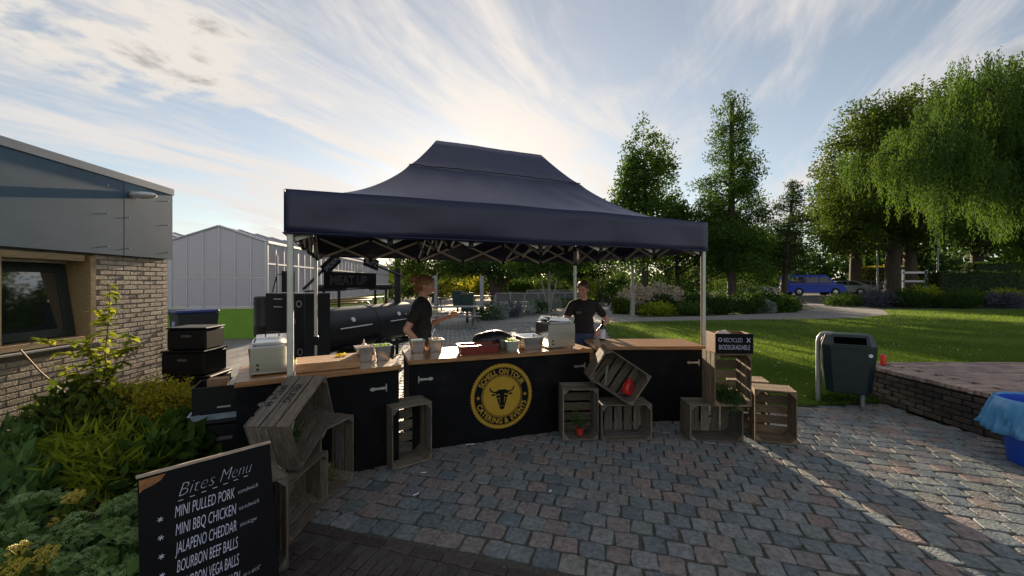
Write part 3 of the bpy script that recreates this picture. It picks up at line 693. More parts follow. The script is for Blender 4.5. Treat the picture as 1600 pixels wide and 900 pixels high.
# left pile
th = R(22); u_ = V((0, math.cos(th), math.sin(th))); w_ = V((0, math.sin(th), -math.cos(th)))
L1 = axes(u_, -w_, V((1, 0, 0)), V((-1.70, 2.50, .745))+u_*CL/2+w_*CW/2)
yaw = Matrix.Translation((-1.55, 2.8, 0)) @ Matrix.Rotation(R(0), 4, 'Z') @ Matrix.Translation((1.55, -2.8, 0))
l1 = crate('tilted crate with auction lettering on its slats, on top of the left pile', yaw @ L1)
lm = MB()
sl = axes(V((-1, 0, 0)), V((0, 0, 1)), V((0, 1, 0)), V((0, CW/2+.0012, 0)))
for body, zz_, x_, s in (('VEILING', .125, .17, .072), ('BREDA 66', .03, .15, .066)): lm = MB(); put_text(lm, body, s, sl @ Matrix.Translation((-x_, zz_, 0)), .82, .001); textmesh(lm, 'stencil_lettering', mt_blackprint, l1)
crate('crate on its long side at the near end of the left pile', axes(V((0, 1, 0)), V((0, 0, 1)), V((1, 0, 0)), V((-1.69, 2.47+CL/2, zc+CW/2))))
crate('upright crate carrying the far end of the lettered crate', Matrix.Translation((-1.655, 3.22, zc+CL/2)) @ Matrix.Rotation(R(-16), 4, 'Z') @ axes(UP, V((0, -1, 0)), V((1, 0, 0)), V((0, 0, 0))))
crate('upright crate behind the menu board', upright((-1.536, 2.006), (-1.285, 2.285), zc))
# ---------------------------------------------------------------- menu board
bx = V((.67, .743, 0)).normalized(); bn = V((bx.y, -bx.x, 0)); tl = R(13); bu = (UP*math.cos(tl)-bn*math.sin(tl)).normalized(); bz = bx.cross(bu)
BMX = axes(bx, bu, bz, V((-1.72, 1.82, .75))-bu*.765)
board = thing('menu_board', 'black chalk menu board leaning on a crate in the left foreground', 'menu board', BMX)
BW_ = .545
MB().box((BW_/2, .3825, -.012), (BW_-.004, .765, .022), None, .003).build('board_panel', mat('board_black', (.0045, .0045, .006), .6, var=.3, scale=4, spec=.15), board)
tr = MB(); tr.box((BW_/2, .772, -.004), (BW_+.006, .014, .014), None, .002); tr.box((BW_/2, .772, -.021), (BW_+.006, .014, .014), None, .002)
tr.build('top_trim', mat('trim_wood', (.42, .33, .25), .6, var=.2, scale=8), board)
MB().prism([(.006, .755), (.006, .70), (.022, .712), (.05, .718), (.082, .733), (.10, .757)], .0005, .002).build('bare_wood_patch', mat('bare_wood', (.30, .12, .04), .7, var=.4, scale=30), board)
mt_chalk = mat('chalk_white', (.62, .64, .80), .8, var=.15, scale=60)
lines = [('MINI PULLED PORK', 'sandwich', .545), ('MINI BBQ CHICKEN', 'sandwich', .465), ('JALAPENO CHEDDAR', 'sausage', .385), ('BOURBON BEEF BALLS', '', .305), ('BOURBON VEGA BALLS', '', .225), ('KNOFLOOK GARNALEN', 'on a stick!', .145), ('NACHOS', '', .065)]
for body, sub, y in lines:
    mb = MB(); w0 = text_w(body, .075); sx = .24/w0 if len(body) > 10 else .55
    put_text(mb, body, .075, Matrix.Translation((.125, y, .0016)) @ Matrix(((1, .10, 0, 0), (0, 1, 0, 0), (0, 0, 1, 0), (0, 0, 0, 1))), sx, -.0008)
    textmesh(mb, 'menu_line', mt_chalk, board)
    mb = MB()
    for k in range(3):
        a_ = R(60*k+15); mb.box((.075, y+.015, .0016), (.022, .0028, .0004), Matrix.Translation((.075, y+.015, 0)) @ Matrix.Rotation(a_, 4, 'Z') @ Matrix.Translation((-.075, -y-.015, 0)))
    textmesh(mb, 'star_mark', mt_chalk, board)
    if sub:
        mb = MB(); put_text(mb, sub, .030, Matrix.Translation((.378, y+.012, .0016)) @ Matrix(((1, .25, 0, 0), (.06, 1, 0, 0), (0, 0, 1, 0), (0, 0, 0, 1))), .85 if len(sub) < 9 else .62, -.0006); textmesh(mb, 'small_note', mt_chalk, board)
mb = MB(); sh = Matrix(((1, .35, 0, 0), (.05, 1, 0, 0), (0, 0, 1, 0), (0, 0, 0, 1)))
put_text(mb, 'Bites', .088, Matrix.Translation((.135, .632, .0016)) @ sh, .85, -.0028); put_text(mb, 'Menu', .088, Matrix.Translation((.30, .640, .0016)) @ sh, .72, -.0028); textmesh(mb, 'heading', mt_chalk, board)
mb = MB()
for k in range(7): mb.box((.15+k*.045, .615+k*.003, .0016), (.02, .0025, .0004))
textmesh(mb, 'underline_dashes', mt_chalk, board)
# ---------------------------------------------------------------- small containers
def loc(M_, p): return M_.inverted() @ p
def pan_geo(w, d, h, taper=.84, rim=.012, t=.003):
    mb = MB()
    def rr(w, d, z, r=.02):
        o = []
        for cx, cy, a0 in ((w/2-r, d/2-r, 0), (-w/2+r, d/2-r, 90), (-w/2+r, -d/2+r, 180), (w/2-r, -d/2+r, 270)):
            for k in range(4): a = R(a0+30*k); o.append((cx+r*math.cos(a), cy+r*math.sin(a), z))
        return o
    secs = [rr(w*taper, d*taper, 0), rr(w, d, h*.93), rr(w, d, h-.002), rr(w+2*rim, d+2*rim, h), rr(w+2*rim, d+2*rim, h+.004), rr(w-2*t, d-2*t, h+.004), rr(w*taper-2*t, d*taper-2*t, .006)]
    n = 16; vs = [p for s in secs for p in s]; fs = [tuple(range(n))[::-1], tuple((len(secs)-1)*n+j for j in range(n))]
    for i in range(len(secs)-1):
        for j in range(n): fs.append((i*n+j, i*n+(j+1) % n, (i+1)*n+(j+1) % n, (i+1)*n+j))
    mb.add(vs, fs); return mb
def heap(name, w, d, h, mt, par, M_, n=60, L=.03, W=.016):
    P = np.stack([nrg.uniform(-w/2, w/2, n), nrg.uniform(-d/2, d/2, n), nrg.uniform(0, h, n)], 1); D_ = unit(nrg.normal(size=(n, 3))*[1, 1, .5]); S = unit(np.cross(D_, nrg.normal(size=(n, 3))))
    o = ob(name, leafmesh(name, P, D_, S, L, W, nrg.random(n)), mt, par, M_); return o
mt_salad = leafmat('salad', (.10, .22, .02), (.35, .5, .08), .3)
mt_pale = leafmat('pale_food', (.45, .30, .25), (.75, .62, .5), .2, tcol=(1, 1, 1))
mt_clear = mat('clear_plastic', (.62, .66, .60), .25, var=.05)
cpl = mt_clear.node_tree; bs = cpl.nodes['Principled BSDF']; bs.inputs['Transmission Weight'].default_value = .55
TOP = .903
def on(M_, p, ang=0.0, z=TOP): q = loc(M_, p); return M_ @ rz(ang, (q.x, q.y, z))
def pan(label, M_, px, w, d, h, mt, food=None, ang=0., name='steel_pan', cat='pan', grp='food pans on the counters'):
    t = thing(name, label, cat, on(M_, px, ang), grp)
    pan_geo(w, d, h).build('pan_body', mt, t, None, 35)
    if food:
        MB().box((0, 0, h*.42), (w*.82, d*.82, h*.78)).build('filling', food[1], t)
        heap('food', w*.8, d*.8, .03, food[0], t, Matrix.Translation((0, 0, h*.8)), 110)
    return t
m_fillg = mat('green_filling', (.14, .24, .06), .7, var=.4, scale=60); m_fillp = mat('pale_filling', (.5, .38, .3), .7, var=.3, scale=60); m_fills = mat('mint_sauce', (.35, .55, .42), .5, var=.1)
pan('steel pan of pale sliced food beside the butcher block', ML, G(576, 567), .15, .15, .14, mt_steel, (mt_pale, m_fillp)); 
pan('steel pan of green salad beside the butcher block', ML, G(601, 564), .15, .15, .14, mt_steel, (mt_salad, m_fillg))
for o in list(C.objects):
    if o.name.startswith('steel_pan') and o.parent is None:
        k = o.name; x = .985 if k == 'steel_pan' else 1.15; o.matrix_basis = ML @ rz(0, (x, .30, TOP))
pan('empty-looking steel pan at the front left of the middle counter', MM, G(648, 558)+V((0, .08, 0)), .15, .16, .14, mt_steel)
pan('clear plastic tub of mint green sauce on the middle counter', MM, G(678, 556)+V((0, .08, 0)), .13, .15, .14, mt_clear, (mt_salad, m_fills), name='plastic_tub', cat='tub')
q = pan('rear steel pan behind the front left pan of the middle counter', MM, V((0, 0, 0)), .15, .16, .13, mt_steel); q.matrix_basis = MM @ rz(0, (.13, .40, TOP))
q = pan('steel pan of pink shredded food with tongs standing in it', MM, V((0, 0, 0)), .15, .16, .13, mt_steel, (mt_pale, m_fillp)); q.matrix_basis = MM @ rz(0, (.32, .40, TOP))
tg = MB(); 
for s in (-1, 1): tg.tube([(s*.045, 0, .10), (s*.03, 0, .17), (0, 0, .245)], .005, 6)
tag(tg.build('tongs', mt_steel, None, MM @ rz(.2, (.315, .40, TOP)), 50), 'steel tongs standing upright in a food pan beside the left person', 'tongs')
t = thing('butcher_block', 'thick wooden butcher block on the left counter', 'chopping board', ML @ rz(R(-2), (.66, .21, TOP)))
mt_block = mat('block_wood', (.36, .20, .095), .55, var=.3, scale=7, stretch=(1, 8, 8))
for k in range(5): MB().box((0, -.14+.07*k, .038), (.50, .0692, .074), None, .003).build('block_strip', mt_block, t)
o = heap('lemon_slices', .09, .06, .015, leafmat('lemon', (.5, .38, .02), (.75, .6, .06), .2), None, ML @ rz(0, (.78, .27, TOP+.077)), 30, .03, .02); tag(o, 'small heap of yellow food on the butcher block', 'food')
def bottle(name, label, M_, prof, mt, capprof, capmt, lab=None):
    t = thing(name, label, 'bottle', M_); MB().lathe(prof, 18).build('bottle_body', mt, t, None, 40); MB().lathe(capprof, 14).build('cap', capmt, t, None, 40)
    if lab: MB().lathe(lab[0], 20, None, False).build('bottle_label', lab[1], t, None, 40)
sq = [(.027, 0), (.03, .01), (.03, .10), (.026, .118)]; sqc = [(.027, .118), (.027, .13), (.012, .138), (.008, .17), (.004, .185)]
mt_cream = mat('cream_plastic', (.68, .58, .5), .4, var=.05)
bottle('squeeze_bottle', 'pale squeeze bottle standing behind the steel pans on the left counter', ML @ rz(0, (1.02, .50, TOP)), sq, mt_cream, sqc, mt_cream)
mt_amber = mat('amber_sauce', (.55, .22, .04), .35, var=.05)
bottle('squeeze_bottle', 'amber squeeze bottle beside the large steel fryer', MM @ rz(0, (1.60, .46, TOP)), sq, mt_amber, sqc, mat('orange_cap', (.6, .25, .03), .4))
bottle('wine_bottle', 'dark bottle with white label on the right counter', MR @ rz(0, (.20, .47, TOP)), [(.035, 0), (.037, .01), (.037, .16), (.03, .185), (.014, .20), (.014, .245)], mat('bottle_glass', (.006, .01, .008), .08), [(.016, .235), (.016, .262)], mt_dark, ([(.0376, .02), (.0376, .14)], mat('paper_label', (.62, .64, .72), .7)))
o = MB().box((0, 0, .009), (.16, .12, .017), None, .003).build('chopping_board', mt_block, None, on(MM, G(712, 548)+V((0, .1, 0)), .2)); tag(o, 'small thin wooden board left of the red tray', 'chopping board')
t = thing('red_tray', 'brick red rectangular oven tray on the middle counter', 'tray', MM @ rz(0, (.74, .17, TOP)))
pan_geo(.42, .22, .085, .93, .008, .008).build('tray_body', mat('red_enamel', (.19, .028, .022), .4, var=.2), t, None, 35)
bg = MB(); bg.ell((0, 0, .06), (.24, .15, .10), None, 20, 12)
o = bg.build('black_bag', mat('black_bag', (.012, .012, .014), .38, bump=.4, bscale=14), None, MM @ rz(0, (1.0, .46, TOP+.03)), 70)
for v_ in o.data.vertices:
    f_ = noise.noise(v_.co*9)*.02+noise.noise(v_.co*25)*.006; v_.co += v_.normal*f_; v_.co.z = max(v_.co.z, -.029)
tag(o, 'slumped black cloth bundle behind the red tray', 'bag')
pan('clear tub of greens right of the red tray', MM, V((0, 0, 0)), .14, .14, .11, mt_clear, (mt_salad, m_fillg), name='plastic_tub', cat='tub').matrix_basis = MM @ rz(0, (1.11, .14, TOP))
pan('shallow tub behind the tub of greens', MM, V((0, 0, 0)), .13, .14, .11, mt_clear, name='plastic_tub', cat='tub').matrix_basis = MM @ rz(0, (1.10, .32, TOP))
pan('wide steel pan left of the large fryer', MM, V((0, 0, 0)), .24, .30, .14, mt_steel, name='steel_pan').matrix_basis = MM @ rz(0, (1.36, .22, TOP))
def warmer(label, M_, w, d, h, lid):
    t = thing('food_warmer', label, 'food warmer', M_, 'steel food warmers')
    MB().box((0, 0, h/2+.012), (w, d, h), None, .006).build('housing', mt_steel, t)
    for sx in (-1, 1):
        for sy in (-1, 1): MB().lathe([(.014, 0), (.014, .012)], 8, Matrix.Translation((sx*(w/2-.03), sy*(d/2-.03), 0))).build('foot', mt_dark, t)
    pan_geo(w*.86, d*.8, .02, .95, .012).build('top_rim', mt_steel, t, Matrix.Translation((0, 0, h+.012)), 35)
    l = pan_geo(w*.84, d*.78, .035, .9, .008); l.v = [(x, y, -z) for x, y, z in l.v]
    lo = l.build('lid', mt_steel, t, Matrix.Translation((0, 0, h+.075)) @ Matrix.Rotation(lid, 4, 'Y'), 35)
    MB().tube([(-.05, 0, .0), (-.045, 0, .028), (.045, 0, .028), (.05, 0, 0)], .006, 6).build('lid_handle', mt_dark, lo)
    for zz_ in (.055, .09): MB().lathe([(.010, 0), (.009, .01)], 12, Matrix.Translation((-w/2+.055, -d/2, zz_)) @ Matrix.Rotation(R(90), 4, 'X')).build('knob', mt_dark, t)
    return t
warmer('stainless steel food warmer at the left end of the left counter', ML @ rz(0, (.235, .30, TOP)), .31, .42, .22, 0.)
warmer('large stainless steel fryer in front of the right person', MM @ rz(0, (1.70, .24, TOP)), .34, .36, .27, R(5))
# lettered box on the crate stack
M_ = rz(R(-4), (2.26, 4.14, zc+CW+.004+CL+.006)); t = thing('lettered_box', 'black fronted wooden box with white lettering on top of the crate stack', 'box', M_)
bw, bd, bh_ = .37, .25, .20
MB().box((0, -bd/2+.007, bh_/2), (bw, .012, bh_), None, .002).build('front_board', mt_blackprint, t)
mt_bw = mat('box_wood', (.22, .11, .05), .7, var=.3, scale=8, stretch=(1, 6, 6))
MB().box((0, bd/2-.007, bh_/2), (bw, .012, bh_), None, .002).build('back_board', mt_bw, t)
for s in (-1, 1): MB().box((s*(bw/2-.007), 0, bh_/2), (.012, bd-.028, bh_), None, .002).build('side_board', mt_bw, t)
MB().box((0, 0, .006), (bw-.03, bd-.03, .01)).build('floor_board', mt_bw, t)
mb = MB(); XF = axes(V((1, 0, 0)), UP, V((0, -1, 0)), V((-bw/2, -bd/2-.0008, 0)))
put_text(mb, 'RECYCLED', .062, XF @ Matrix.Translation((.078, .115, .001)), .62, -.001); put_text(mb, 'BIODEGRADABLE', .070, XF @ Matrix.Translation((.03, .04, .001)), .56, -.001)
ring(mb, 0, 0, 0, 3); mb.v = mb.v[:-6]; mb.f = mb.f[:-3]
for k in range(10):
    a0, a1 = R(36*k), R(36*k+36); mb.add([(.045+.02*math.cos(a0), .14+.02*math.sin(a0), .001), (.045+.02*math.cos(a1), .14+.02*math.sin(a1), .001), (.045+.015*math.cos(a1), .14+.015*math.sin(a1), .001), (.045+.015*math.cos(a0), .14+.015*math.sin(a0), .001)], [(0, 1, 2, 3)], XF)
for s in (-1, 1): mb.box((.322, .137, .001), (.055, .006, .0004), XF @ Matrix.Translation((.322, .137, 0)) @ Matrix.Rotation(s*R(50), 4, 'Z') @ Matrix.Translation((-.322, -.137, 0)))
textmesh(mb, 'box_lettering', mt_chalk, t)
o = MB().ell((0, 0, 0), (.08, .05, .05), None, 10, 8).build('paper_napkins', mat('napkin', (.62, .5, .42), .8), None, M_ @ Matrix.Translation((-.06, .0, .17)), 60)
for v_ in o.data.vertices: v_.co += v_.normal*noise.noise(v_.co*30)*.02
tag(o, 'crumpled pale napkins inside the lettered box', 'napkins')
# things in crates
mt_pot = mat('red_pot', (.42, .03, .025), .5); mt_herb = leafmat('herb_leaf', (.03, .06, .018), (.10, .16, .05), .3)
def potted(label, p, s=1., n=26):
    t = thing('potted_plant', label, 'plant', Matrix.Translation(p)); MB().lathe([(.03*s, 0), (.042*s, .065*s), (.045*s, .065*s), (.045*s, .078*s), (.038*s, .075*s)], 14).build('pot', mt_pot, t, None, 40)
    cs = lobes_pts([(0, 0, .16*s, .09*s, .07*s, .08*s)], n); foliage('leaves', cs, 8, .03*s, .035*s, .014*s, mt_herb, t, .3)
    st = MB()
    for c_ in cs[:10]: st.tube([(0, 0, .07*s), tuple(c_*np.array([.5, .5, .8])), tuple(c_)], .0025*s, 4)
    st.build('stems', mt_herb, t)
potted('little plant in a red pot inside the upright crate right of the emblem', (.72, 4.22, .035))
potted('plant in a red pot inside the lettered tilted crate', (-1.52, 2.70, .475), 1.1)
cs = lobes_pts([(2.26, 4.20, .47, .15, .10, .07), (2.30, 4.10, .42, .10, .08, .08)], 70); o = foliage('trailing_greens', cs, 12, .035, .05, .012, mt_herb, None, .1); tag(o, 'dark trailing herb greens spilling out of the standing crate', 'plant')
cs = lobes_pts([(-1.50, 3.22, .10, .06, .08, .08)], 30); o = foliage('dried_plant', cs, 8, .03, .04, .012, leafmat('dry_leaf', (.15, .12, .06), (.35, .3, .16), .3), None, .3); tag(o, 'small dry plant at the foot of the upright crate in the left pile', 'plant')
t = thing('red_bottle', 'red plastic bottle lying in the tilted crate', 'bottle', Matrix.Translation((1.245, 4.30, .452)) @ Matrix.Rotation(R(12), 4, 'Y'))
MB().lathe([(.058, 0), (.064, .015), (.06, .09), (.042, .13), (.030, .138), (.030, .165), (.0, .17)], 18).build('bottle_body', mat('red_plastic', (.55, .02, .015), .35), t, None, 40); MB().box((0, -.062, .075), (.012, .01, .06)).build('slot', mt_dark, t)
t = thing('barbecue_brush', 'grey handled barbecue brush hanging in the tilted crate', 'brush', Matrix.Translation((1.02, 4.30, .66)) @ Matrix.Rotation(R(8), 4, 'Y'))
MB().box((0, 0, .05), (.03, .02, .09), None, .006).build('brush_head', mat('grey_green', (.16, .2, .18), .5), t); MB().tube([(0, 0, .01), (.002, 0, -.04), (.012, 0, -.08), (.0, 0, -.12)], .007, 6).build('handle', mt_alu, t)
# ---------------------------------------------------------------- smoker on its trailer
SX = V((.30, .954, 0)).normalized(); SMX = frame(SX, (-3.05, 6.55, 0))
mt_iron = mat('smoker_steel', (.007, .009, .016), .45, .0, var=.35, scale=5, spec=.35)
smk = thing('barbecue_smoker', 'large black barrel smoker on a trailer behind the counters', 'smoker', SMX)
prof = [(.0, 0), (.37, .0), (.40, .03), (.40, 1.42), (.408, 1.425), (.408, 1.475), (.40, 1.48), (.40, 2.87), (.37, 2.9), (0, 2.9)]
TK = axes(V((0, 1, 0)), V((0, 0, 1)), V((1, 0, 0)), V((0, .4, .80)))
tank = MB().lathe(prof, 40, TK, False).build('tank', mt_iron, smk, None, 40)
for x0 in (.25, 1.70):
    MB().tube([(x0, -.045, .86), (x0+.85, -.045, .86)], .012, 6).build('door_handle', mt_alu, tank)
    MB().lathe([(.045, 0), (.045, .025)], 16, axes(V((1, 0, 0)), V((0, .45, .89)), V((0, -.89, .45)), V((x0+.42, .4-.89*.40, .80+.45*.40)))).build('thermometer', mt_white, tank)
    cwt = MB().tube([(x0-.05, .4, 1.56), (x0+.62, .4, 1.56)], .065, 14).build('counterweight', mt_iron, tank, None, 50)
    for xx in (x0+.1, x0+.48): MB().box((xx, .4, 1.35), (.035, .035, .34)).build('weight_post', mt_iron, cwt)
cab = MB().box((-.28, .31, .93), (.54, .78, 1.12), None, .012).build('cabinet', mt_iron, smk)
for yy, zz_ in ((.02, 1.33), (.14, 1.06), (.0, .60)):
    gg = MB(); ring(gg, .038, .055, 0, 20); mq = axes(V((0, -1, 0)), UP, V((-1, 0, 0)), V((-.556, yy, zz_))); g_ = textmesh(gg, 'vent_ring', mt_alu, cab, mq)
for zz_ in (1.28, 1.40): MB().box((-.565, .42, zz_), (.02, .16, .016), None, .002).build('cabinet_latch', mt_alu, cab)
MB().lathe([(.13, .78), (.15, .80), (.15, .95), (.154, .955), (.154, .97), (.15, .975), (.15, 1.30), (.156, 1.305), (.156, 1.33), (.15, 1.335), (.15, 1.42), (.12, 1.44)], 24, Matrix.Translation((-.42, .86, 0))).build('fuel_drum', mat('drum_grey', (.03, .033, .036), .5, .2), smk, None, 40)
MB().lathe([(.075, 1.15), (.075, 1.98), (.065, 1.98)], 18, Matrix.Translation((2.62, .4, 0))).build('chimney', mt_iron, smk, None, 40)
MB().box((-.30, .50, 1.67), (.13, .13, .34)).build('flue', mt_iron, smk)
MB().tube([(-.4, .62, 1.45), (-.4, .62, 2.1)], .014, 6).build('flag_pole', mt_iron, smk); MB().tube([(-.4, .72, 1.5), (-.4, .62, 1.78), (-.38, .42, 1.80)], .010, 6).build('damper_rod', mt_iron, smk)
MB().tube([(-.1, .36, 1.51), (2.6, .36, 1.56)], .016, 6).build('sign_rail', mt_iron, smk)
sg = MB().box((1.02, .34, 1.70), (1.45, .016, .30), None, .003).build('sign_board', mt_blackprint, smk)
mb = MB(); put_text(mb, 'MEAT UP', .24, axes(V((1, 0, 0)), UP, V((0, -1, 0)), V((.42, .3305, 1.62))), 1.05, .008); textmesh(mb, 'sign_lettering', mat('sign_brown', (.028, .022, .021), .7), sg)
for a_, b_, tx_ in (((-.15, .34, 1.55), (.55, .34, 2.08), 'SMOKIN'), ((1.35, .34, 2.10), (2.75, .34, 1.80), 'BUTZ')):
    st = MB().tube([a_, b_], .024, 6).build('strut', mt_iron, smk)
    dv = (V(b_)-V(a_)).normalized(); cc = V(b_)-dv*.16 if tx_ == 'SMOKIN' else V(a_)+dv*.20; nz_ = V((0, -1, 0)); up_ = nz_.cross(dv)
    pl = MB().box((0, 0, 0), (.46, .22, .014), axes(dv, up_, nz_, cc+V((0, -.035, 0)))).build('name_plate', mt_blackprint, smk)
    mb = MB(); put_text(mb, tx_, .13, axes(dv, up_, nz_, cc+V((0, -.0435, 0))-dv*.19-up_*.045), .8 if len(tx_) > 4 else 1.15, -.002); textmesh(mb, 'plate_lettering', mat('plate_print', (.35, .35, .36), .7), pl)
ch_ = MB(); ch_.box((1.2, .1, .36), (3.6, .06, .08)); ch_.box((1.2, .7, .36), (3.6, .06, .08)); ch_.box((2.9, .4, .36), (.06, .54, .08)); ch_.build('chassis', mt_iron, smk)
for yy in (-.02, .82):
    wh = MB().lathe([(.1, -.08), (.26, -.08), (.28, -.05), (.28, .05), (.26, .08), (.1, .08)], 24, axes(V((1, 0, 0)), UP, V((0, -1, 0)), V((1.5, yy, .28)))).build('wheel', mt_dark, smk, None, 40)
for xx, yy in ((-.45, .05), (-.45, .6), (2.6, .4)): MB().box((xx, yy, .19), (.05, .05, .36)).build('support_leg', mt_iron, smk)
mt_cop = mat('rusty_tube', (.33, .15, .08), .5, .3, var=.3)
for k in range(3): MB().tube([(.9+.2*k, 1.2, .10), (.9+.2*k, 1.2, 1.15+.05*k), (.95+.2*k, 1.2, 1.2+.05*k), (2.6+.3*k, 1.2, 1.2+.05*k), (2.65+.3*k, 1.2, 1.15), (2.65+.3*k, 1.2, .1)], .02, 6).build('rack_rail', mt_cop, smk, None, 60)
MB().box((1.9, .95, .36), (2.8, .62, .05)).build('rack_deck', mt_iron, smk)
# ---------------------------------------------------------------- boxes and bins by the building
def plastic_box(label, c, w, d, h, a, mt=mt_dark, rim=True, name='catering_box'):
    t = thing(name, label, 'box', rz(a, c), 'black boxes by the brick building')
    MB().box((0, 0, h*.46), (w, d, h*.92), None, .02).build('box_body', mt, t); MB().box((0, 0, h*.96), (w+.02, d+.02, h*.078), None, .012).build('lid', mt, t)
    MB().box((0, -d/2-.004, h*.62), (.12, .012, .03), None, .003).build('handle', mat('grip', (.10, .10, .11), .5), t)
    return t
xs, ys = -4.32, 5.45
plastic_box('wide black catering box at the bottom of the tall stack', (xs+.02, ys, .0), .58, .48, .42, .1)
plastic_box('wide black catering box in the middle of the tall stack', (xs-.03, ys, .424), .55, .46, .33, .05)
plastic_box('smaller black catering box on top of the tall stack', (xs-.01, ys, .758), .48, .42, .30, .12)
t = thing('wheeled_bin', 'dark wheeled bin with blue lid behind the stacked boxes', 'wheeled bin', rz(R(-35), (-6.85, 8.55, 0)))
MB().add([(-.24, -.26, .06), (.24, -.26, .06), (.24, .26, .06), (-.24, .26, .06), (-.29, -.36, 1.0), (.29, -.36, 1.0), (.29, .36, 1.0), (-.29, .36, 1.0)], [(3, 2, 1, 0), (4, 5, 6, 7), (0, 1, 5, 4), (1, 2, 6, 5), (2, 3, 7, 6), (3, 0, 4, 7)]).build('bin_body', mat('bin_dark', (.012, .018, .024), .5), t)
MB().box((0, -.01, 1.04), (.62, .78, .07), None, .03).build('lid', mat('blue_lid', (.008, .03, .16), .4), t)
for s in (-1, 1): MB().lathe([(.10, -.02), (.10, .02)], 16, axes(UP, V((0, 1, 0)), V((1, 0, 0)), V((s*.24, .28, .10)))).build('wheel', mt_dark, t)
XS = axes(V((1, 0, 0)), V((0, .10, .995)), V((0, -.995, .10)), V((0, -.345, .80)))
stk = MB(); stk.box((0, 0, 0), (.24, .20, .003), XS); s_o = stk.build('sticker', mat('sticker_blue', (.02, .05, .32), .5), t)
mb = MB(); vs0 = len(mb.v); ring(mb, .052, .066, .004, 24); mb.v = [tuple(XS @ V(p)) for p in mb.v]; put_text(mb, 'renewi', .06, XS @ Matrix.Translation((-.095, -.015, .0045)), .95, .001); textmesh(mb, 'sticker_logo', mt_white, s_o)
xs, ys = -2.66, 3.72
plastic_box('black box at the bottom of the low stack left of the counter', (xs, ys, .0), .52, .40, .43, R(28))
o = pan_geo(.46, .36, .05, .94).build('serving_tray', mat('pale_blue_tray', (.32, .42, .5), .4), None, rz(R(28), (xs-.02, ys-.02, .434)), 35); tag(o, 'pale blue tray wedged between two black boxes', 'tray')
t = thing('folding_crate', 'open black folding crate with carton on top of the low stack', 'crate', rz(R(28), (xs-.01, ys, .492)))
MB().box((0, 0, .008), (.46, .36, .014)).build('floor_panel', mt_dark, t)
for s in (-1, 1):
    MB().box((0, s*.175, .125), (.46, .012, .22), None, .002).build('side_wall', mt_dark, t); MB().box((s*.226, 0, .125), (.010, .335, .22), None, .002).build('end_wall', mt_dark, t)
MB().box((.0, -.183, .05), (.10, .004, .016)).build('crate_label', mt_alu, t)
o = MB().box((0, 0, .13), (.15, .10, .26), None, .003).build('carton', mat('cardboard', (.24, .15, .08), .85), None, rz(R(20), (xs-.07, ys-.03, .508))); tag(o, 'brown carton standing in the black folding crate', 'carton')
o = MB().box((0, 0, .12), (.15, .14, .25), None, .003).build('white_carton', mat('white_card', (.6, .6, .6), .7), None, rz(R(25), (xs+.10, ys+.03, .508))); tag(o, 'white carton next to the brown carton in the folding crate', 'carton')
o = MB().lathe([(.025, 0), (.025, .50), (.018, .50), (.018, .02)], 14).build('paper_roll', mat('roll_grey', (.06, .065, .07), .6), None, Matrix.Translation((xs+.16, ys+.16, .508)) @ Matrix.Rotation(R(-6), 4, 'Y'), 40); tag(o, 'dark grey roll standing upright in the folding crate', 'roll')
# ---------------------------------------------------------------- litter bin, bucket, can
def loft(secs):
    n = len(secs[0]); vs = [p for s in secs for p in s]; fs = [tuple(range(n))[::-1], tuple((len(secs)-1)*n+j for j in range(n))]
    for i in range(len(secs)-1):
        for j in range(n): fs.append((i*n+j, i*n+(j+1) % n, (i+1)*n+(j+1) % n, (i+1)*n+j))
    return MB().add(vs, fs)
def oct_(w, d, z, c, yo=0.): return [(w/2, -d/2+c+yo, z), (w/2, d/2-c+yo, z), (w/2-c, d/2+yo, z), (-w/2+c, d/2+yo, z), (-w/2, d/2-c+yo, z), (-w/2, -d/2+c+yo, z), (-w/2+c, -d/2+yo, z), (w/2-c, -d/2+yo, z)]
t = thing('litter_bin', 'dark green litter bin on a bent grey pole at the lawn edge', 'litter bin', rz(R(-30), (4.49, 5.32, 0)))
mt_bin = mat('bin_green', (.009, .021, .026), .34, var=.25, scale=6, bump=.1)
body = loft([oct_(.44, .30, .20, .06), oct_(.47, .34, .215, .07), oct_(.56, .40, .72, .08), oct_(.57, .41, .80, .08)]).build('bin_body', mt_bin, t, None, 25)
hood = loft([oct_(.575, .415, .803, .08), oct_(.575, .415, .83, .08), oct_(.49, .33, .955, .05, .03), oct_(.46, .29, .97, .05, .03)]).build('hood', mt_bin, t, None, 25)
nrm = V((0, -.125, .085)).cross(V((1, 0, 0))).normalized()
fx = V((1, 0, 0)); fy = V((0, .0725, .125)).normalized(); fz = fx.cross(fy)
MB().box((0, 0, 0), (.33, .10, .006), axes(fx, fy, fz, V((0, -.1725, .893)))).build('mouth_shade_plate', mat('painted_mouth_shade', (.002, .002, .002), 1., spec=0.), hood); MB().box((0, 0, 0), (.37, .012, .02), axes(fx, fy, fz, V((0, -.203, .842)))).build('mouth_lip', mt_bin, hood)  # black plate on the hood; the shade of the opening is in its colour
MB().box((-.04, -.192, .60), (.07, .004, .06), Matrix.Rotation(R(-3), 4, 'X')).build('sticker', mat('sticker_white', (.30, .36, .45), .6, var=.6, scale=60, thresh=(.45, .55)), body)
MB().lathe([(.022, 0), (.022, .004)], 14, Matrix.Translation((.20, -.208, .72)) @ Matrix.Rotation(R(90), 4, 'X')).build('round_sticker', mt_white, body)
mt_pole = mat('galvanised', (.32, .34, .35), .5, .5, var=.15)
MB().tube([(-.31, .0, 0), (-.31, 0, .84), (-.30, 0, .90), (-.27, 0, .95), (-.21, 0, .965), (-.15, .02, .96)], .026, 10).build('pole', mt_pole, t, None, 60)
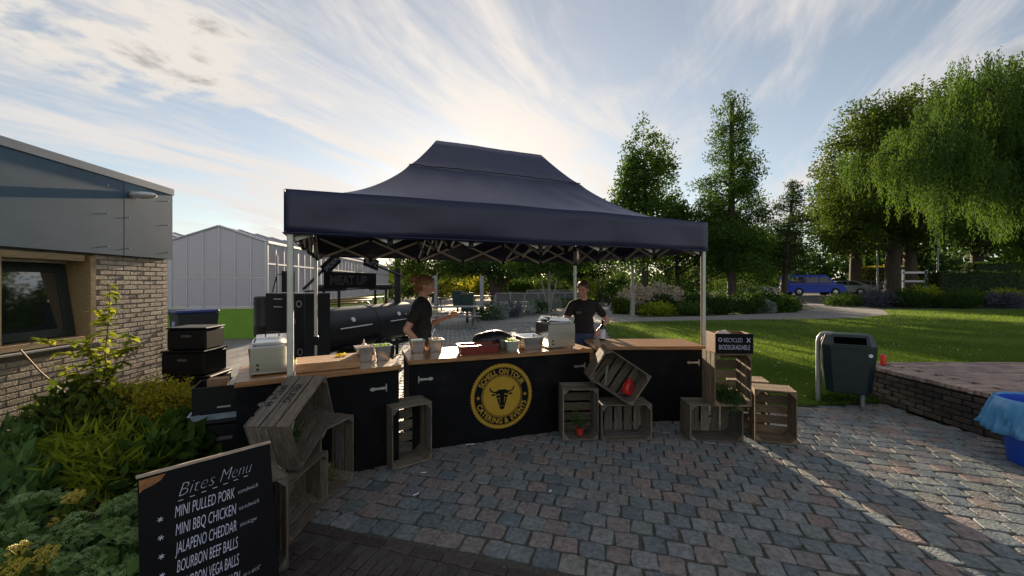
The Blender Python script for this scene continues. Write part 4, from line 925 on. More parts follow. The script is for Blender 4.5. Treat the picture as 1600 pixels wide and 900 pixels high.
MB().tube([(.17, .04, 0), (.17, .04, .21)], .026, 10).build('short_post', mt_pole, t, None, 60)
BK = (4.81, 3.58, 0); t = thing('plastic_bucket', 'bright blue plastic waste tub at the right edge', 'waste tub', Matrix.Translation(BK))
MB().lathe([(.215, 0), (.22, .01), (.275, .54), (.295, .545), (.295, .57), (.27, .575), (.215, .03)], 36).build('tub_body', mat('blue_plastic', (.012, .075, .52), .38, var=.06), t, None, 40)
lb = MB(); vs = []; fs = []; n = 150
prof = [(.262, .42), (.27, .55), (.285, .59), (.305, .585), (.318, .55), (.325, .52), (.330, .48), (.335, .44), (.338, .40), (.34, .37), (.345, .33)]
for i, (r, z) in enumerate(prof):
    for j in range(n):
        a_ = 2*math.pi*j/n; k = max(0, i-2)/8; f_ = noise.noise(V((math.cos(a_)*3, math.sin(a_)*3, z*4)))*.05*k+(abs(noise.noise(V((math.cos(a_)*8, math.sin(a_)*8, z*5))))-.2)*.07*k+abs(noise.noise(V((math.cos(a_)*20, math.sin(a_)*20, z*13))))*.03*k
        lw = .75+.45*max(0, math.cos(a_-math.pi)); zz_ = .585-(.585-z)*lw if i > 3 else z
        vs.append(((r+f_+.05*k*max(0, math.cos(a_-math.pi)))*math.cos(a_), (r+f_)*math.sin(a_), zz_+noise.noise(V((math.cos(a_)*6, math.sin(a_)*6, 5)))*.03*k))
for i in range(len(prof)-1):
    for j in range(n): fs.append((i*n+j, i*n+(j+1) % n, (i+1)*n+(j+1) % n, (i+1)*n+j))
lb.add(vs, fs); o = lb.build('bin_liner', m_glass('liner_plastic', (.13, .42, .75), .35, .22), None, Matrix.Translation(BK), 60); s = o.modifiers.new('t', 'SOLIDIFY'); s.thickness = .0015
tag(o, 'light blue plastic liner folded over the rim of the blue tub', 'bin liner')
o = MB().tube([(-.12, 0, .40), (-.03, .02, .56), (.02, .02, .62)], .008, 6).build('stick', mt_cream, None, Matrix.Translation(BK)); tag(o, 'pale stick poking out of the blue tub', 'stick')
p = G(1380, 571, .476); t = thing('drink_can', 'red drink can on the corner of the raised terrace', 'can', Matrix.Translation(p))
MB().lathe([(.026, 0), (.033, .008), (.033, .145), (.027, .158)], 20).build('can_body', mat('can_red', (.6, .035, .015), .3, .3, var=.05), t, None, 40); MB().lathe([(.027, .158), (.028, .161), (.024, .158)], 20).build('can_top', mt_alu, t, None, 40)
t = thing('drinking_glass', 'clear glass right behind the red can', 'glass', Matrix.Translation(p+V((.085, .09, 0))))
gm = mat('clear_glass', (.8, .9, .8), .05, var=.02); gm.node_tree.nodes['Principled BSDF'].inputs['Transmission Weight'].default_value = .95
MB().lathe([(.03, 0), (.036, .13), (.033, .13), (.028, .008)], 20).build('glass_body', gm, t, None, 40)
# ---------------------------------------------------------------- people
def fused(name, mb, vox, mt, parent, it=4):
    me = bpy.data.meshes.new('tmp'); me.from_pydata(mb.v, [], mb.f); bm = bmesh.new(); bm.from_mesh(me); bmesh.ops.recalc_face_normals(bm, faces=bm.faces); bm.to_mesh(me); bm.free()
    o = bpy.data.objects.new('tmp', me); C.objects.link(o)
    r = o.modifiers.new('r', 'REMESH'); r.mode = 'VOXEL'; r.voxel_size = vox; r.use_smooth_shade = True
    s = o.modifiers.new('s', 'SMOOTH'); s.factor = .5; s.iterations = it
    me2 = bpy.data.meshes.new_from_object(o.evaluated_get(bpy.context.evaluated_depsgraph_get())); bpy.data.objects.remove(o); bpy.data.meshes.remove(me)
    me2.name = name; me2.polygons.foreach_set('use_smooth', [True]*len(me2.polygons)); me2.materials.clear()
    return ob(name, me2, mt, parent)
mt_skin = mat('skin', (.46, .25, .175), .5, var=.06, scale=30); mt_skin.node_tree.nodes['Principled BSDF'].inputs['Subsurface Weight'].default_value = .08
mt_shirt = mat('black_shirt', (.009, .009, .011), .85, var=.2, scale=12, bump=.15)
mt_brown = mat('brown_hair', (.07, .036, .018), .5, var=.4, scale=40)
mt_auburn = mat('auburn_hair', (.19, .085, .035), .45, var=.4, scale=40, stretch=(1, 1, .2))
mt_jeans = mat('blue_jeans', (.03, .055, .13), .8, var=.2)
mt_trous = mat('black_trousers', (.012, .012, .014), .8)
def cap(mb, a, b, r0, r1, n=12):
    a, b = V(a), V(b); d = (b-a).normalized(); pts = [a-d*r0*.8, a-d*r0*.5, a, lerp(a, b, .35), lerp(a, b, .7), b, b+d*r1*.5, b+d*r1*.8]
    rm = lambda t: r0+(r1-r0)*t
    mb.tube(pts, [r0*.35, r0*.8, r0, rm(.35)*1.04, rm(.7), r1, r1*.8, r1*.35], n)
def hand(mb, wrist, fwd, side, nrm, curl=.5):
    w_ = V(wrist); f = V(fwd).normalized(); s = V(side).normalized(); n = V(nrm).normalized()
    cap(mb, w_+f*.015, w_+f*.07, .026, .030); cap(mb, w_+f*.03-s*.018, w_+f*.075-s*.022, .02, .016); cap(mb, w_+f*.03+s*.018, w_+f*.075+s*.022, .02, .016)
    for k, L in enumerate((.068, .078, .072, .056)):
        b = w_+f*.082+s*(.030-.020*k); d1 = (f*math.cos(curl*.6)-n*math.sin(curl*.6)); d2 = (f*math.cos(curl*1.6)-n*math.sin(curl*1.6)); m_ = b+d1*L*.5
        cap(mb, b, m_, .0095, .009, 8); cap(mb, m_, m_+d2*L*.5, .009, .0075, 8)
    b = w_+f*.03+s*.03; d1 = (f*.65+s*.65-n*.4).normalized(); cap(mb, b, b+d1*.04, .013, .0105, 8); cap(mb, b+d1*.04, b+d1*.04+(f*.8-n*.5+s*.1).normalized()*.03, .0105, .008, 8)
def person(label, M_, height, pose, hair, trousers, mt_hair=None):
    mt_hair = mt_hair or mt_auburn
    t = thing('person', label, 'person', M_); k = height/1.70
    Z = lambda z: z*k
    body = MB(); shirt = MB(); leg = MB()
    sh = {s: V((s*.158, pose.get('shy', 0), Z(1.375))) for s in (-1, 1)}
    # trunk
    for mb, g in ((body, 0.), (shirt, .014)):
        mb.ell((0, .0, Z(1.30)), (.155+g, .105+g, .15+g), None, 18, 12); mb.ell((0, .005, Z(1.12)), (.132+g, .095+g, .15+g), None, 18, 12)
        mb.ell((0, .0, Z(1.375)), (.170+g, .072+g, .055+g), None, 18, 10); cap(mb, (0, 0, Z(1.425)), (.15, 0, Z(1.385)), .05+g*.5, .045+g*.5); cap(mb, (0, 0, Z(1.425)), (-.15, 0, Z(1.385)), .05+g*.5, .045+g*.5)
    body.ell((0, 0, Z(.95)), (.155, .11, .13), None, 18, 12); shirt.ell((0, 0, Z(1.00)), (.160, .118, .11), None, 18, 12)
    leg.ell((0, 0, Z(.93)), (.165, .12, .12), None, 18, 12)
    cap(body, (0, 0, Z(1.36)), (0, .015, Z(1.50)), .062, .052)
    for s in (-1, 1):
        for mb, g in ((body, 0.), (leg, .014)):
            cap(mb, (s*.085, 0, Z(.92)), (s*.095, .015, Z(.50)), .085+g, .058+g); cap(mb, (s*.095, .015, Z(.50)), (s*.10, -.01, Z(.10)), .056+g, .038+g)
        cap(body, (s*.10, -.02, Z(.045)), (s*.11, .12, Z(.035)), .040, .034)
        el, wr = V(pose['elbow'][s]), V(pose['wrist'][s])
        cap(body, sh[s], el, .046, .038); cap(body, el, wr, .038, .026); cap(shirt, sh[s], lerp(sh[s], el, .62), .058, .058)
        f = (wr-el).normalized(); sd_ = V(pose['side'][s]); n_ = f.cross(sd_).normalized()*pose.get('n', {}).get(s, 1); hand(body, wr, f, sd_, n_, pose.get('curl', {}).get(s, .6))
    # head
    HM = Matrix.Translation((0, .02, Z(1.50))) @ Matrix.Rotation(pose['turn'], 4, 'Z') @ Matrix.Rotation(pose['nod'], 4, 'X')
    hd = MB(); hd.ell((0, .0, .115), (.073, .092, .098), None, 20, 14); hd.ell((0, .028, .055), (.052, .060, .058), None, 16, 12); hd.ell((0, .055, .018), (.028, .026, .02)); 
    hd.tube([(0, .085, .108), (0, .104, .082), (0, .112, .066), (0, .10, .058)], [.008, .010, .014, .010], 8); hd.ell((0, .088, .036), (.024, .012, .007)); hd.ell((0, .088, .026), (.021, .011, .007))
    for s in (-1, 1):
        hd.ell((s*.074, -.004, .085), (.010, .018, .030)); hd.ell((s*.030, .080, .118), (.022, .012, .006)); hd.ell((s*.040, .066, .070), (.024, .024, .022))
        hd.ell((s*.030, .078, .098), (.012, .010, .009))
    body.add(hd.v, hd.f, HM)
    b = fused('body', body, .0075, mt_skin, t, 3)
    fused('shirt', shirt, .011, mt_shirt, t, 4); fused('trousers', leg, .013, trousers, t, 3)
    sho = MB()
    for s in (-1, 1): cap(sho, (s*.10, -.03, Z(.045)), (s*.11, .13, Z(.04)), .052, .046)
    fused('shoes', sho, .012, mt_dark, t, 2)
    ey = MB()
    for s in (-1, 1): ey.ell((s*.030, .0845, .099), (.010, .006, .0045), HM, 8, 6)
    ey.build('eyes', mat('eye_dark', (.03, .02, .015), .2), t, None, 60)
    br = MB()
    for s in (-1, 1): br.tube([(s*.014, .0905, .117), (s*.030, .0895, .122), (s*.046, .080, .117)], .0035, 5, True, HM)
    br.build('eyebrows', mt_hair, t); MB().ell((0, .0965, .031), (.020, .006, .006), HM, 8, 6).build('lips', mat('lips', (.38, .13, .11), .5), t, None, 60)
    hm = MB(); hm.ell((0, -.014, .135), (.083, .096, .088), HM, 20, 14); hm.ell((0, -.045, .09), (.076, .06, .075), HM, 18, 12)
    for q in hair.get('extra', ()): hm.ell(q[0], q[1], HM, 14, 10)
    h_ = fused('hair', hm, .008, mt_hair, t, 2)
    for v_ in h_.data.vertices: v_.co += v_.normal*(noise.noise(v_.co*40)*.006)
    st = MB(); rr = random.Random(5)
    vv = h_.data.vertices
    for q in range(hair.get('strands', 120)):
        v_ = vv[rr.randrange(len(vv))]; d_ = (v_.normal+V((rr.uniform(-.8, .8), rr.uniform(-.8, .8), rr.uniform(-.5, .5)))).normalized()
        st.tube([v_.co, v_.co+d_*.012, v_.co+d_*.02+V((rr.uniform(-.01, .01), rr.uniform(-.01, .01), -.004))], .0009, 3, False)
    s_ = MB(); s_.v, s_.f = st.v, st.f; s_.build('hair_strands', mt_hair, h_)
    if pose.get('logo'): MB().box((.085, .118, Z(1.27)), (.07, .006, .035)).build('shirt_print', mat('shirt_print', (.05, .07, .06), .8), t)
    return t
# left: profile, facing right, food in the far hand
person('person in black t-shirt with reddish hair bun, holding food, seen in profile', Matrix.Translation((-1.06, 4.66, 0)) @ Matrix.Rotation(R(-90+6), 4, 'Z') @ Matrix.Diagonal((1.06, 1.06, 1, 1)), 1.73,
       dict(elbow={1: (.235, -.13, 1.13), -1: (-.23, .04, 1.13)}, wrist={1: (.20, .02, .95), -1: (-.12, .235, 1.22)}, side={1: (-1, 0, 0), -1: (.6, .3, .7)}, turn=R(-4), nod=R(-14), curl={1: .5, -1: 1.1}, n={1: 1, -1: -1}),
       dict(extra=(((0, -.142, .135), (.048, .045, .048)), ((0, -.09, .125), (.035, .05, .035)), ((0, -.09, .03), (.035, .025, .045))), strands=420), mt_trous)
o = MB().ell((0, 0, 0), (.05, .045, .032), None, 14, 10).build('bread_bun', mat('bun', (.55, .25, .09), .6, var=.2), None, Matrix.Translation((-1.06+.365, 4.785, 1.275)), 60); tag(o, 'toasted bun held up by the person with the hair bun', 'bun')
# right: faces the camera, looks down to the left
person('person in black t-shirt with short tied hair behind the large fryer', Matrix.Translation((1.01, 5.60, 0)) @ Matrix.Rotation(R(180), 4, 'Z'), 1.66,
       dict(elbow={1: (.27, .06, 1.12), -1: (-.36, -.10, 1.12)}, wrist={1: (.30, .27, 1.17), -1: (-.22, .05, 1.00)}, side={1: (-.8, .2, .5), -1: (0, .5, -.8)}, turn=R(-32), nod=R(-14), curl={1: .9, -1: .4}, logo=True),
       dict(extra=(((0, -.11, .10), (.035, .03, .035)),), strands=220), mt_jeans, mt_brown)
# ---------------------------------------------------------------- vehicles in the car park
mt_blue = mat('van_blue', (.014, .06, .56), .42, var=.04, coat=.1, spec=.3); mt_wind = mat('car_glass', (.012, .015, .018), .06, spec=.8)
mt_tyre = mat('tyre', (.015, .015, .015), .85); mt_chrome = mat('rim_silver', (.5, .5, .52), .3, .8)
def vehicle(name, label, M_, prof, W, paint, roofy, wheels, wr, glass, lights, cat, tuck=.14):
    t = thing(name, label, cat, M_, 'vehicles in the car park')
    # cross-section tucks in above the waist
    n = len(prof); vs = []; fs = []
    ys = (-1, -.97, .97, 1)
    for s, wgt in ((-1, 1), (1, 1)):
        for x, z in prof: vs.append((x, s*(W/2-(tuck*max(0, (z-roofy)/.6))), z))
    fs = [tuple(range(n)), tuple(range(n, 2*n))[::-1]]+[(i, n+i, n+(i+1) % n, (i+1) % n) for i in range(n)]
    mb = MB().add(vs, fs); me = mb.mesh('vehicle_body'); bm = bmesh.new(); bm.from_mesh(me); bmesh.ops.bevel(bm, geom=[e for e in bm.edges if e.calc_face_angle(0) > .5], offset=.05, segments=2, affect='EDGES'); bm.to_mesh(me); bm.free()
    me.polygons.foreach_set('use_smooth', [True]*len(me.polygons)); me.set_sharp_from_angle(angle=R(40)); b = ob('vehicle_body', me, paint, t)
    def yat(z, s): return s*(W/2-(tuck*max(0, (z-roofy)/.6))+.006)
    for q in glass:
        for s in (-1, 1):
            pts = [(x, yat(z, s), z) for x, z in q]; pin = [(x, yat(z, s)-s*.03, z) for x, z in q]; k = len(q)
            MB().add(pts+pin, [tuple(range(k)), tuple(range(k, 2*k))[::-1]]+[(i, (i+1) % k, k+(i+1) % k, k+i) for i in range(k)]).build('side_window', mt_wind, b)
    for x in wheels:
        for s in (-1, 1):
            ar = MB().lathe([(wr*.3, -.11), (wr*.93, -.11), (wr, -.07), (wr, .07), (wr*.93, .11), (wr*.3, .11)], 24, axes(V((1, 0, 0)), UP, V((0, -1, 0)), V((x, s*(W/2-.09), wr)))).build('wheel', mt_tyre, t, None, 40)
            MB().lathe([(wr*.62, .0), (wr*.6, .02), (.05, .03)], 18, axes(V((1, 0, 0)), UP, V((0, s, 0)), V((x, s*(W/2+.012), wr)))).build('rim', mt_chrome, ar, None, 40)
            MB().lathe([(wr*1.16, -.05), (wr*1.16, .0)], 24, axes(V((1, 0, 0)), UP, V((0, s, 0)), V((x, s*(W/2+.002), wr)))).build('wheel_arch', mt_tyre, b)
    for nm, c_, d_, m_ in lights: MB().box(c_, d_, None, .02).build(nm, m_, b)
    return t, b
mt_hl = mat('headlight', (.75, .78, .8), .15); mt_tl = mat('tail_light', (.45, .02, .02), .25)
vp = [(-2.42, .30), (2.30, .30), (2.42, .45), (2.42, .78), (2.25, 1.02), (1.55, 1.18), (.95, 1.88), (.70, 1.95), (-2.25, 1.95), (-2.40, 1.80), (-2.44, 1.0)]
t, b = vehicle('van', 'bright blue passenger van parked behind the flower bed', rz(R(-10), (28.7, 38.0, PZ)), vp, 1.9, mt_blue, 1.15, (-1.55, 1.50), .34,
        ([(-2.25, 1.22), (-1.15, 1.22), (-1.15, 1.75), (-2.2, 1.75)], [(-1.08, 1.22), (.10, 1.22), (.10, 1.75), (-1.08, 1.75)], [(.18, 1.22), (1.28, 1.22), (.86, 1.75), (.18, 1.75)]),
        (('headlight', (2.36, -.72, .86), (.16, .30, .17), mt_hl), ('headlight', (2.36, .72, .86), (.16, .30, .17), mt_hl), ('bumper', (2.40, 0, .48), (.12, 1.8, .22), mt_dark), ('grille', (2.425, 0, .80), (.04, 1.0, .12), mt_dark)), 'van')
wsM = V((-.60, 0, .70)).normalized()
MB().box((0, 0, 0), (.78, 1.5, .012), axes(wsM, V((0, 1, 0)), wsM.cross(V((0, 1, 0))), V((1.255, 0, 1.535)))).build('windscreen', mt_wind, b)
MB().box((-.05, -.965, 1.08), (4.5, .012, .04)).build('trim_line', mat('trim_grey', (.2, .22, .3), .4), b)
cp = [(-2.2, .28), (2.15, .28), (2.25, .5), (2.2, .72), (1.1, .92), (.45, 1.38), (-.9, 1.44), (-1.9, 1.05), (-2.22, .95)]
cw = ([(-1.55, .98), (-.42, .98), (-.42, 1.34), (-.88, 1.34)], [(-.36, .98), (.88, .98), (.40, 1.31), (-.36, 1.34)])
def car(label, M_, paint):
    t, b = vehicle('car', label, M_, cp, 1.76, paint, .92, (-1.35, 1.35), .31, cw, (('tail_light', (-2.17, -.66, .84), (.12, .3, .14), mt_tl), ('tail_light', (-2.17, .66, .84), (.12, .3, .14), mt_tl), ('headlight', (2.16, -.62, .66), (.14, .32, .12), mt_hl), ('headlight', (2.16, .62, .66), (.14, .32, .12), mt_hl)), 'car')
    q = V((-.65, 0, .46)).normalized(); MB().box((0, 0, 0), (.72, 1.3, .012), axes(q, V((0, 1, 0)), q.cross(V((0, 1, 0))), V((.79, 0, 1.17)))).build('windscreen', mt_wind, b)
    q = V((1.0, 0, .39)).normalized(); MB().box((0, 0, 0), (.9, 1.3, .012), axes(q, V((0, 1, 0)), q.cross(V((0, 1, 0))), V((-1.42, 0, 1.262)))).build('rear_window', mt_wind, b)
car('pale silver car half hidden by shrubs left of the van', rz(R(25), (25.0, 41, PZ)), mat('car_silver', (.55, .56, .58), .3, .4, var=.04, coat=.4))
car('grey estate car with red tail light right of the van', rz(R(150), (33.6, 40.5, PZ)), mat('car_grey', (.16, .17, .19), .3, .4, var=.04, coat=.4))
car('dark car roof showing behind the shrubs left of the gold hedge', rz(R(150), (38.6, 43.5, PZ)), mat('car_dark', (.03, .032, .036), .3, .3, var=.04, coat=.4))
car('silver car roof showing in front of the clipped hedge', rz(R(150), (42.0, 44.8, PZ)), mat('car_silver_dark', (.3, .31, .33), .3, .4, var=.04, coat=.4))
# ---------------------------------------------------------------- furniture in the park behind
mt_fence = mat('fence_grey', (.30, .32, .34), .5, .4, var=.1); mt_bing = mat('park_bin_green', (.008, .035, .032), .45)
def park_bin(label, p):
    t = thing('park_bin', label, 'litter bin', Matrix.Translation(p), 'green bins by the plaza'); MB().box((0, 0, .34), (.09, .09, .68)).build('post', mt_dark, t)
    loft([oct_(.42, .36, .46, .05), oct_(.52, .44, 1.12, .05), oct_(.54, .46, 1.14, .05), oct_(.54, .46, 1.18, .05)]).build('bin_body', mt_bing, t)
    MB().box((0, -.02, 1.22), (.5, .4, .05), None, .015).build('lid', mt_bing, t)
park_bin('dark green park bin right of the left person, nearer of two', G(730, 504)); park_bin('dark green park bin behind the nearer green bin', G(718, 492)+V((-.1, 0, 0)))
def post(label, p, h, arm):
    t = thing('steel_post', label, 'post', Matrix.Translation(p), 'galvanised posts on the plaza'); MB().box((0, 0, h/2), (.20, .20, h), None, .01).build('shaft', mt_fence, t); MB().box((0, 0, h+.02), (.24, .24, .06), None, .01).build('cap', mt_fence, t)
    if arm: MB().box((arm/2, 0, h-.06), (arm, .10, .10)).build('arm', mt_fence, t)
post('square galvanised post standing left of the lavender bed', G(753, 490), 1.96, 0); post('galvanised post with short arm behind the left person', G(681, 480)+V((0, 0, 0)), 2.1, -.9)
def rail(label, A, B, h, n):
    A, B = V(A), V(B); t = thing('railing', label, 'railing', Matrix.Translation(A)); d = B-A
    for z in (h, h*.45): MB().tube([V((0, 0, z)), d+V((0, 0, z))], .035, 6).build('rail_bar', mt_fence, t)
    for i in range(n+1): MB().box((d.x*i/n, d.y*i/n, h/2), (.06, .06, h)).build('rail_post', mt_fence, t)
    M2 = frame(d, (0, 0, 0)); MB().box((d.length/2, 0, h*.72), (d.length, .012, h*.45), M2).build('mesh_panel', mat('mesh_grey', (.11, .12, .13), .6), t)
rail('grey railing behind the lavender bed, nearer run', (-1.0, 24.5, 0), (4.4, 26.5, 0), 1.0, 6); rail('grey railing farther back under the trees', (1.2, 32, 0), (7.6, 33, 0), 1.05, 5)
def picnic(label, p, a):
    t = thing('picnic_table', label, 'picnic table', rz(a, p), 'picnic tables on the plaza'); m_ = mat('weathered_plank', (.20, .19, .19), .8, var=.25, scale=6, stretch=(1, 8, 8))
    for k in range(5): MB().box((0, -.32+.16*k, .75), (1.9, .145, .04)).build('table_plank', m_, t)
    for s in (-1, 1):
        MB().box((0, s*.72, .44), (1.9, .26, .04)).build('bench_plank', m_, t); MB().box((s*.7, 0, .40), (.06, 1.5, .08)).build('cross_beam', m_, t)
        for s2 in (-1, 1): MB().tube([(s*.7, s2*.30, .73), (s*.7, s2*.68, 0)], .045, 4).build('table_leg', m_, t)
picnic('picnic table just right of the left person', (-2.15, 15.0, 0), R(8)); picnic('picnic table in the shade farther back on the plaza', (-3.6, 23.5, 0), R(0)); picnic('picnic table behind the green bins', (-1.9, 27.5, 0), R(0))
def lamp_post(label, p, h, arm=True):
    t = thing('street_lamp', label, 'street lamp', Matrix.Translation(p), 'street lamps by the car park'); MB().tube([(0, 0, 0), (0, 0, 1.2), (0, 0, h)], [.09, .075, .05], 10).build('pole', mt_fence, t, None, 60)
    hd = MB().tube([(0, 0, h), (-.25, 0, h+.12), (-.6, 0, h+.14)], .035, 6).build('lamp_arm', mt_fence, t, None, 60); MB().box((-.85, 0, h+.13), (.6, .22, .10), None, .04).build('lamp_head', mt_fence, hd)
lamp_post('thin lamp post in front of the clipped gold hedge', DP(1371, 470, 37)*V((1, 1, 0)) if False else V((571/620*37, 37, PZ-.02)), 5.6); lamp_post('taller lamp post standing before the dark tree trunks', V((665/620*34, 34, .2)), 6.9)
# ---------------------------------------------------------------- trees
mt_bark = mat('bark', (.055, .042, .032), .9, var=.4, scale=9, stretch=(1, 1, .25), bump=.8)
mt_barkp = mat('pale_bark', (.26, .25, .22), .8, var=.3, scale=9, bump=.4)
lf_dark = leafmat('leaf_dark', (.018, .042, .014), (.055, .10, .026), .30)
lf_mid = leafmat('leaf_mid', (.030, .068, .016), (.085, .145, .03), .32)
lf_sed = leafmat('sedum_leaf', (.07, .14, .05), (.16, .27, .09), .3)
lf_olive = leafmat('leaf_olive', (.036, .068, .014), (.10, .145, .028), .28)
lf_willow = leafmat('leaf_willow', (.026, .062, .018), (.10, .17, .034), .30)
lf_gold = leafmat('leaf_gold', (.16, .17, .02), (.42, .36, .05), .42)
lf_lime = leafmat('leaf_lime', (.09, .14, .015), (.30, .36, .04), .45)
lf_grey = leafmat('leaf_grey', (.13, .17, .15), (.30, .35, .32), .2, tcol=(1, 1.1, 1))
lf_fir = leafmat('leaf_fir', (.016, .040, .018), (.05, .085, .03), .28)
lf_flower = leafmat('pale_bloom', (.38, .30, .24), (.62, .55, .45), .25, tcol=(1, 1, 1))
lf_lav = leafmat('lavender_leaf', (.05, .06, .08), (.14, .14, .20), .25, tcol=(1, 1, 1))
def limbs(mb, base, h, targets, r0, rng=rnd, fork=.45, nmain=1):
    b = V(base)
    for t_ in targets:
        t_ = V(t_); z0 = b.z+min(h*rng.uniform(fork*.7, 1), max(.3, (t_.z-b.z)*.75)); s = V((b.x, b.y, z0)); m_ = lerp(s, t_, .5)+V((rng.uniform(-.1, .1), rng.uniform(-.1, .1), .12))*(t_-s).length
        rr = r0*rng.uniform(.22, .4); mb.tube([s, m_, t_], [rr, rr*.6, rr*.2], 6)
def tree(name, label, base, lobes, trunk_h, r0, lf, ncl, m=16, rad=.55, L=.24, W=.13, nl=22, cat='tree', bark=None, lean=(0, 0), shell=.35, stems=1, group=None, up=0.):
    rng = np.random.default_rng(abs(hash(label)) % 1000 if False else sum(map(ord, label))); base = V(base)
    t = thing(name, label, cat, Matrix.Translation(base), group)
    cs = lobes_pts(lobes, ncl, rng, shell)
    tr_ = MB()
    for s in range(stems):
        a_ = 6.28*s/stems; sp = .0 if stems == 1 else .55
        top = V((lean[0]+sp*math.cos(a_), lean[1]+sp*math.sin(a_), trunk_h)); tr_.tube([(0, 0, -.05), (0, 0, .1), lerp(V((0, 0, 0)), top, .5)+V((rnd.uniform(-.1, .1), rnd.uniform(-.1, .1), 0))*r0*3, top], [r0*1.35, r0*1.1, r0*.85, r0*.5], 10)
        for k in range(nl//stems):
            q = V(cs[rng.integers(len(cs))]); st = lerp(V((0, 0, 0)), top, max(.3, min(1, (q.z-rnd.uniform(.25, .6)*math.hypot(q.x, q.y))/trunk_h))); m_ = lerp(st, q, .5)+V((0, 0, .1*(q-st).length)); rr = r0*rnd.uniform(.18, .36); tr_.tube([st, m_, q], [rr, rr*.6, rr*.18], 5)
    tr_.build('trunk', bark or mt_bark, t, None, 60)
    foliage('crown', cs, m, rad, L, W, lf, t, up, .5, rng)
    return t
# tall tapering conifer right of the tent
def spire(label, base, h, R0, lf, nb, seed, z0=1.0, sparse=1.0, name='conifer', lean=0.):
    rng = np.random.default_rng(seed); t = thing(name, label, 'tree', Matrix.Translation(base)); tr_ = MB(); tr_.tube([(0, 0, -.05), (lean*.4, 0, h*.5), (lean, 0, h*.98)], [R0*.11, R0*.07, .02], 8)
    cs = []; tone = []
    for b in range(nb):
        f = rng.random()**.85; z = z0+(h-z0)*f; r = R0*(1-f)**.62*(1.0-.25*math.exp(-((f)/.12)**2))*rng.uniform(.55, 1.12)+.12; a_ = rng.uniform(0, 6.283); tip = np.array([math.cos(a_)*r, math.sin(a_)*r, rng.uniform(-.1, .35)*r])
        o_ = np.array([lean*f, 0, z]); tr_.tube([tuple(o_), tuple(o_+tip*.5+np.array([0, 0, .06*r])), tuple(o_+tip)], [.035, .022, .008], 4)
        k = max(2, int(r*3.2*sparse)); tn = rng.random()
        for i in range(k): cs.append(o_+tip*(.25+.8*(i+rng.random()*.6)/k)+rng.normal(size=3)*.10); tone.append(tn)
    tr_.build('trunk', mt_bark, t, None, 60)
    foliage('crown', np.array(cs), 26, .34, .17, .06, lf, t, .1, .6, rng, .75, None, np.array(tone)); return t
lr = random.Random(8); lbs = []
for k in range(34):
    f = (k+.5)/34; z = 2.0+11.2*f; r = 2.5*(1-f)**.55*(1 if f > .15 else .8)+.22; a_ = k*2.4+lr.uniform(-.4, .4); rr = r*lr.uniform(.35, .75); lbs.append((rr*math.cos(a_), rr*math.sin(a_), z, r*lr.uniform(.38, .6), r*.55, lr.uniform(.45, .95)))
tree('columnar_tree', 'tallest dark column-shaped tree right of the tent', (13.3, 24, 0), lbs, 12.6, .24, lf_mid, 1100, 30, .38, .16, .075, 60, shell=.3)
spire('thin ragged young tree between the tall spire and the big trees', (17.4, 25.5, 0), 8.0, 1.9, lf_fir, 75, 4, 2.3, 1.0, 'young_conifer', .7)
spire('second ragged young tree close beside the thin one', (18.4, 27.2, 0), 5.4, 1.9, lf_fir, 60, 9, 2.4, 1.0, 'young_conifer', .9)
# leafy tree with several tops just right of the tent peak
tree('poplar_tree', 'leafy tree with several pointed tops behind the right side of the tent', (8.7, 26, 0),
     [(0, 0, 8.6, 1.4, 1.2, 3.9), (1.45, .3, 8.9, .8, .8, 3.0), (-1.6, 0, 6.6, .95, .9, 2.3), (-.7, .4, 8.2, 1.0, 1, 3.0), (.5, -.3, 5, 2.3, 1.9, 2.4), (2.2, .2, 5.6, 1.1, 1.0, 2.0), (-2.4, .2, 6.0, .5, .6, 1.5)], 9, .22, lf_mid, 900, 26, .42, .19, .11, 30)
tree('dark_tree', 'dark leafy tree low between the two tall trees', (11.2, 27, 0), [(0, 0, 4.4, 2.0, 1.6, 2.8), (2.2, 0, 4.6, 1.8, 1.5, 2.6), (4.6, .5, 3.6, 2.0, 1.6, 2.2), (6.8, 1, 3.2, 1.8, 1.5, 1.8)], 3, .2, lf_dark, 760, 24, .5, .2, .11, 20)
# big broadleaf trees on the right
tree('broadleaf_tree', 'huge rounded broadleaf tree behind the willow', (33.5, 35, 0),
     [(0, 0, 11.5, 6.0, 5, 6.5), (-4.0, -1, 8.2, 3.6, 3.5, 4.2), (4.5, 0, 14.5, 5.0, 4.5, 5.5), (8.5, 0, 16.0, 4.5, 4.5, 5.0), (-1.5, 0, 15.0, 3.0, 3, 3.0), (-5.2, -1, 6.0, 2.2, 2.2, 2.2), (2, 0, 7.2, 6, 4, 2.2)], 11, .55, lf_olive, 2300, 42, .75, .25, .14, 44)
for k, (x, y, h, lb) in enumerate(((40.0, 40, 15, 'broadleaf tree with a thick dark trunk right of the taller lamp post'), (37.2, 43, 14, 'broadleaf tree with dark trunk left of the taller lamp post'), (49.5, 42, 14, 'broadleaf tree with dark trunk at the right edge behind the hedge'), (28.0, 47, 9, 'smaller broadleaf tree with forked trunk behind the parked cars'))):
    tree('broadleaf_tree', lb, (x, y, 0), [(0, 0, h*.68, 5.2, 4, h*.30), (-3, 0, h*.55, 3.4, 3, h*.20), (3.4, 0, h*.58, 3.6, 3, h*.2), (0, -1, h*.42, 4, 3, h*.12)], h*.7, .55 if k != 3 else .28, lf_dark, 480, 22, .9, .36, .2, 26, group='broadleaf trees by the car park')
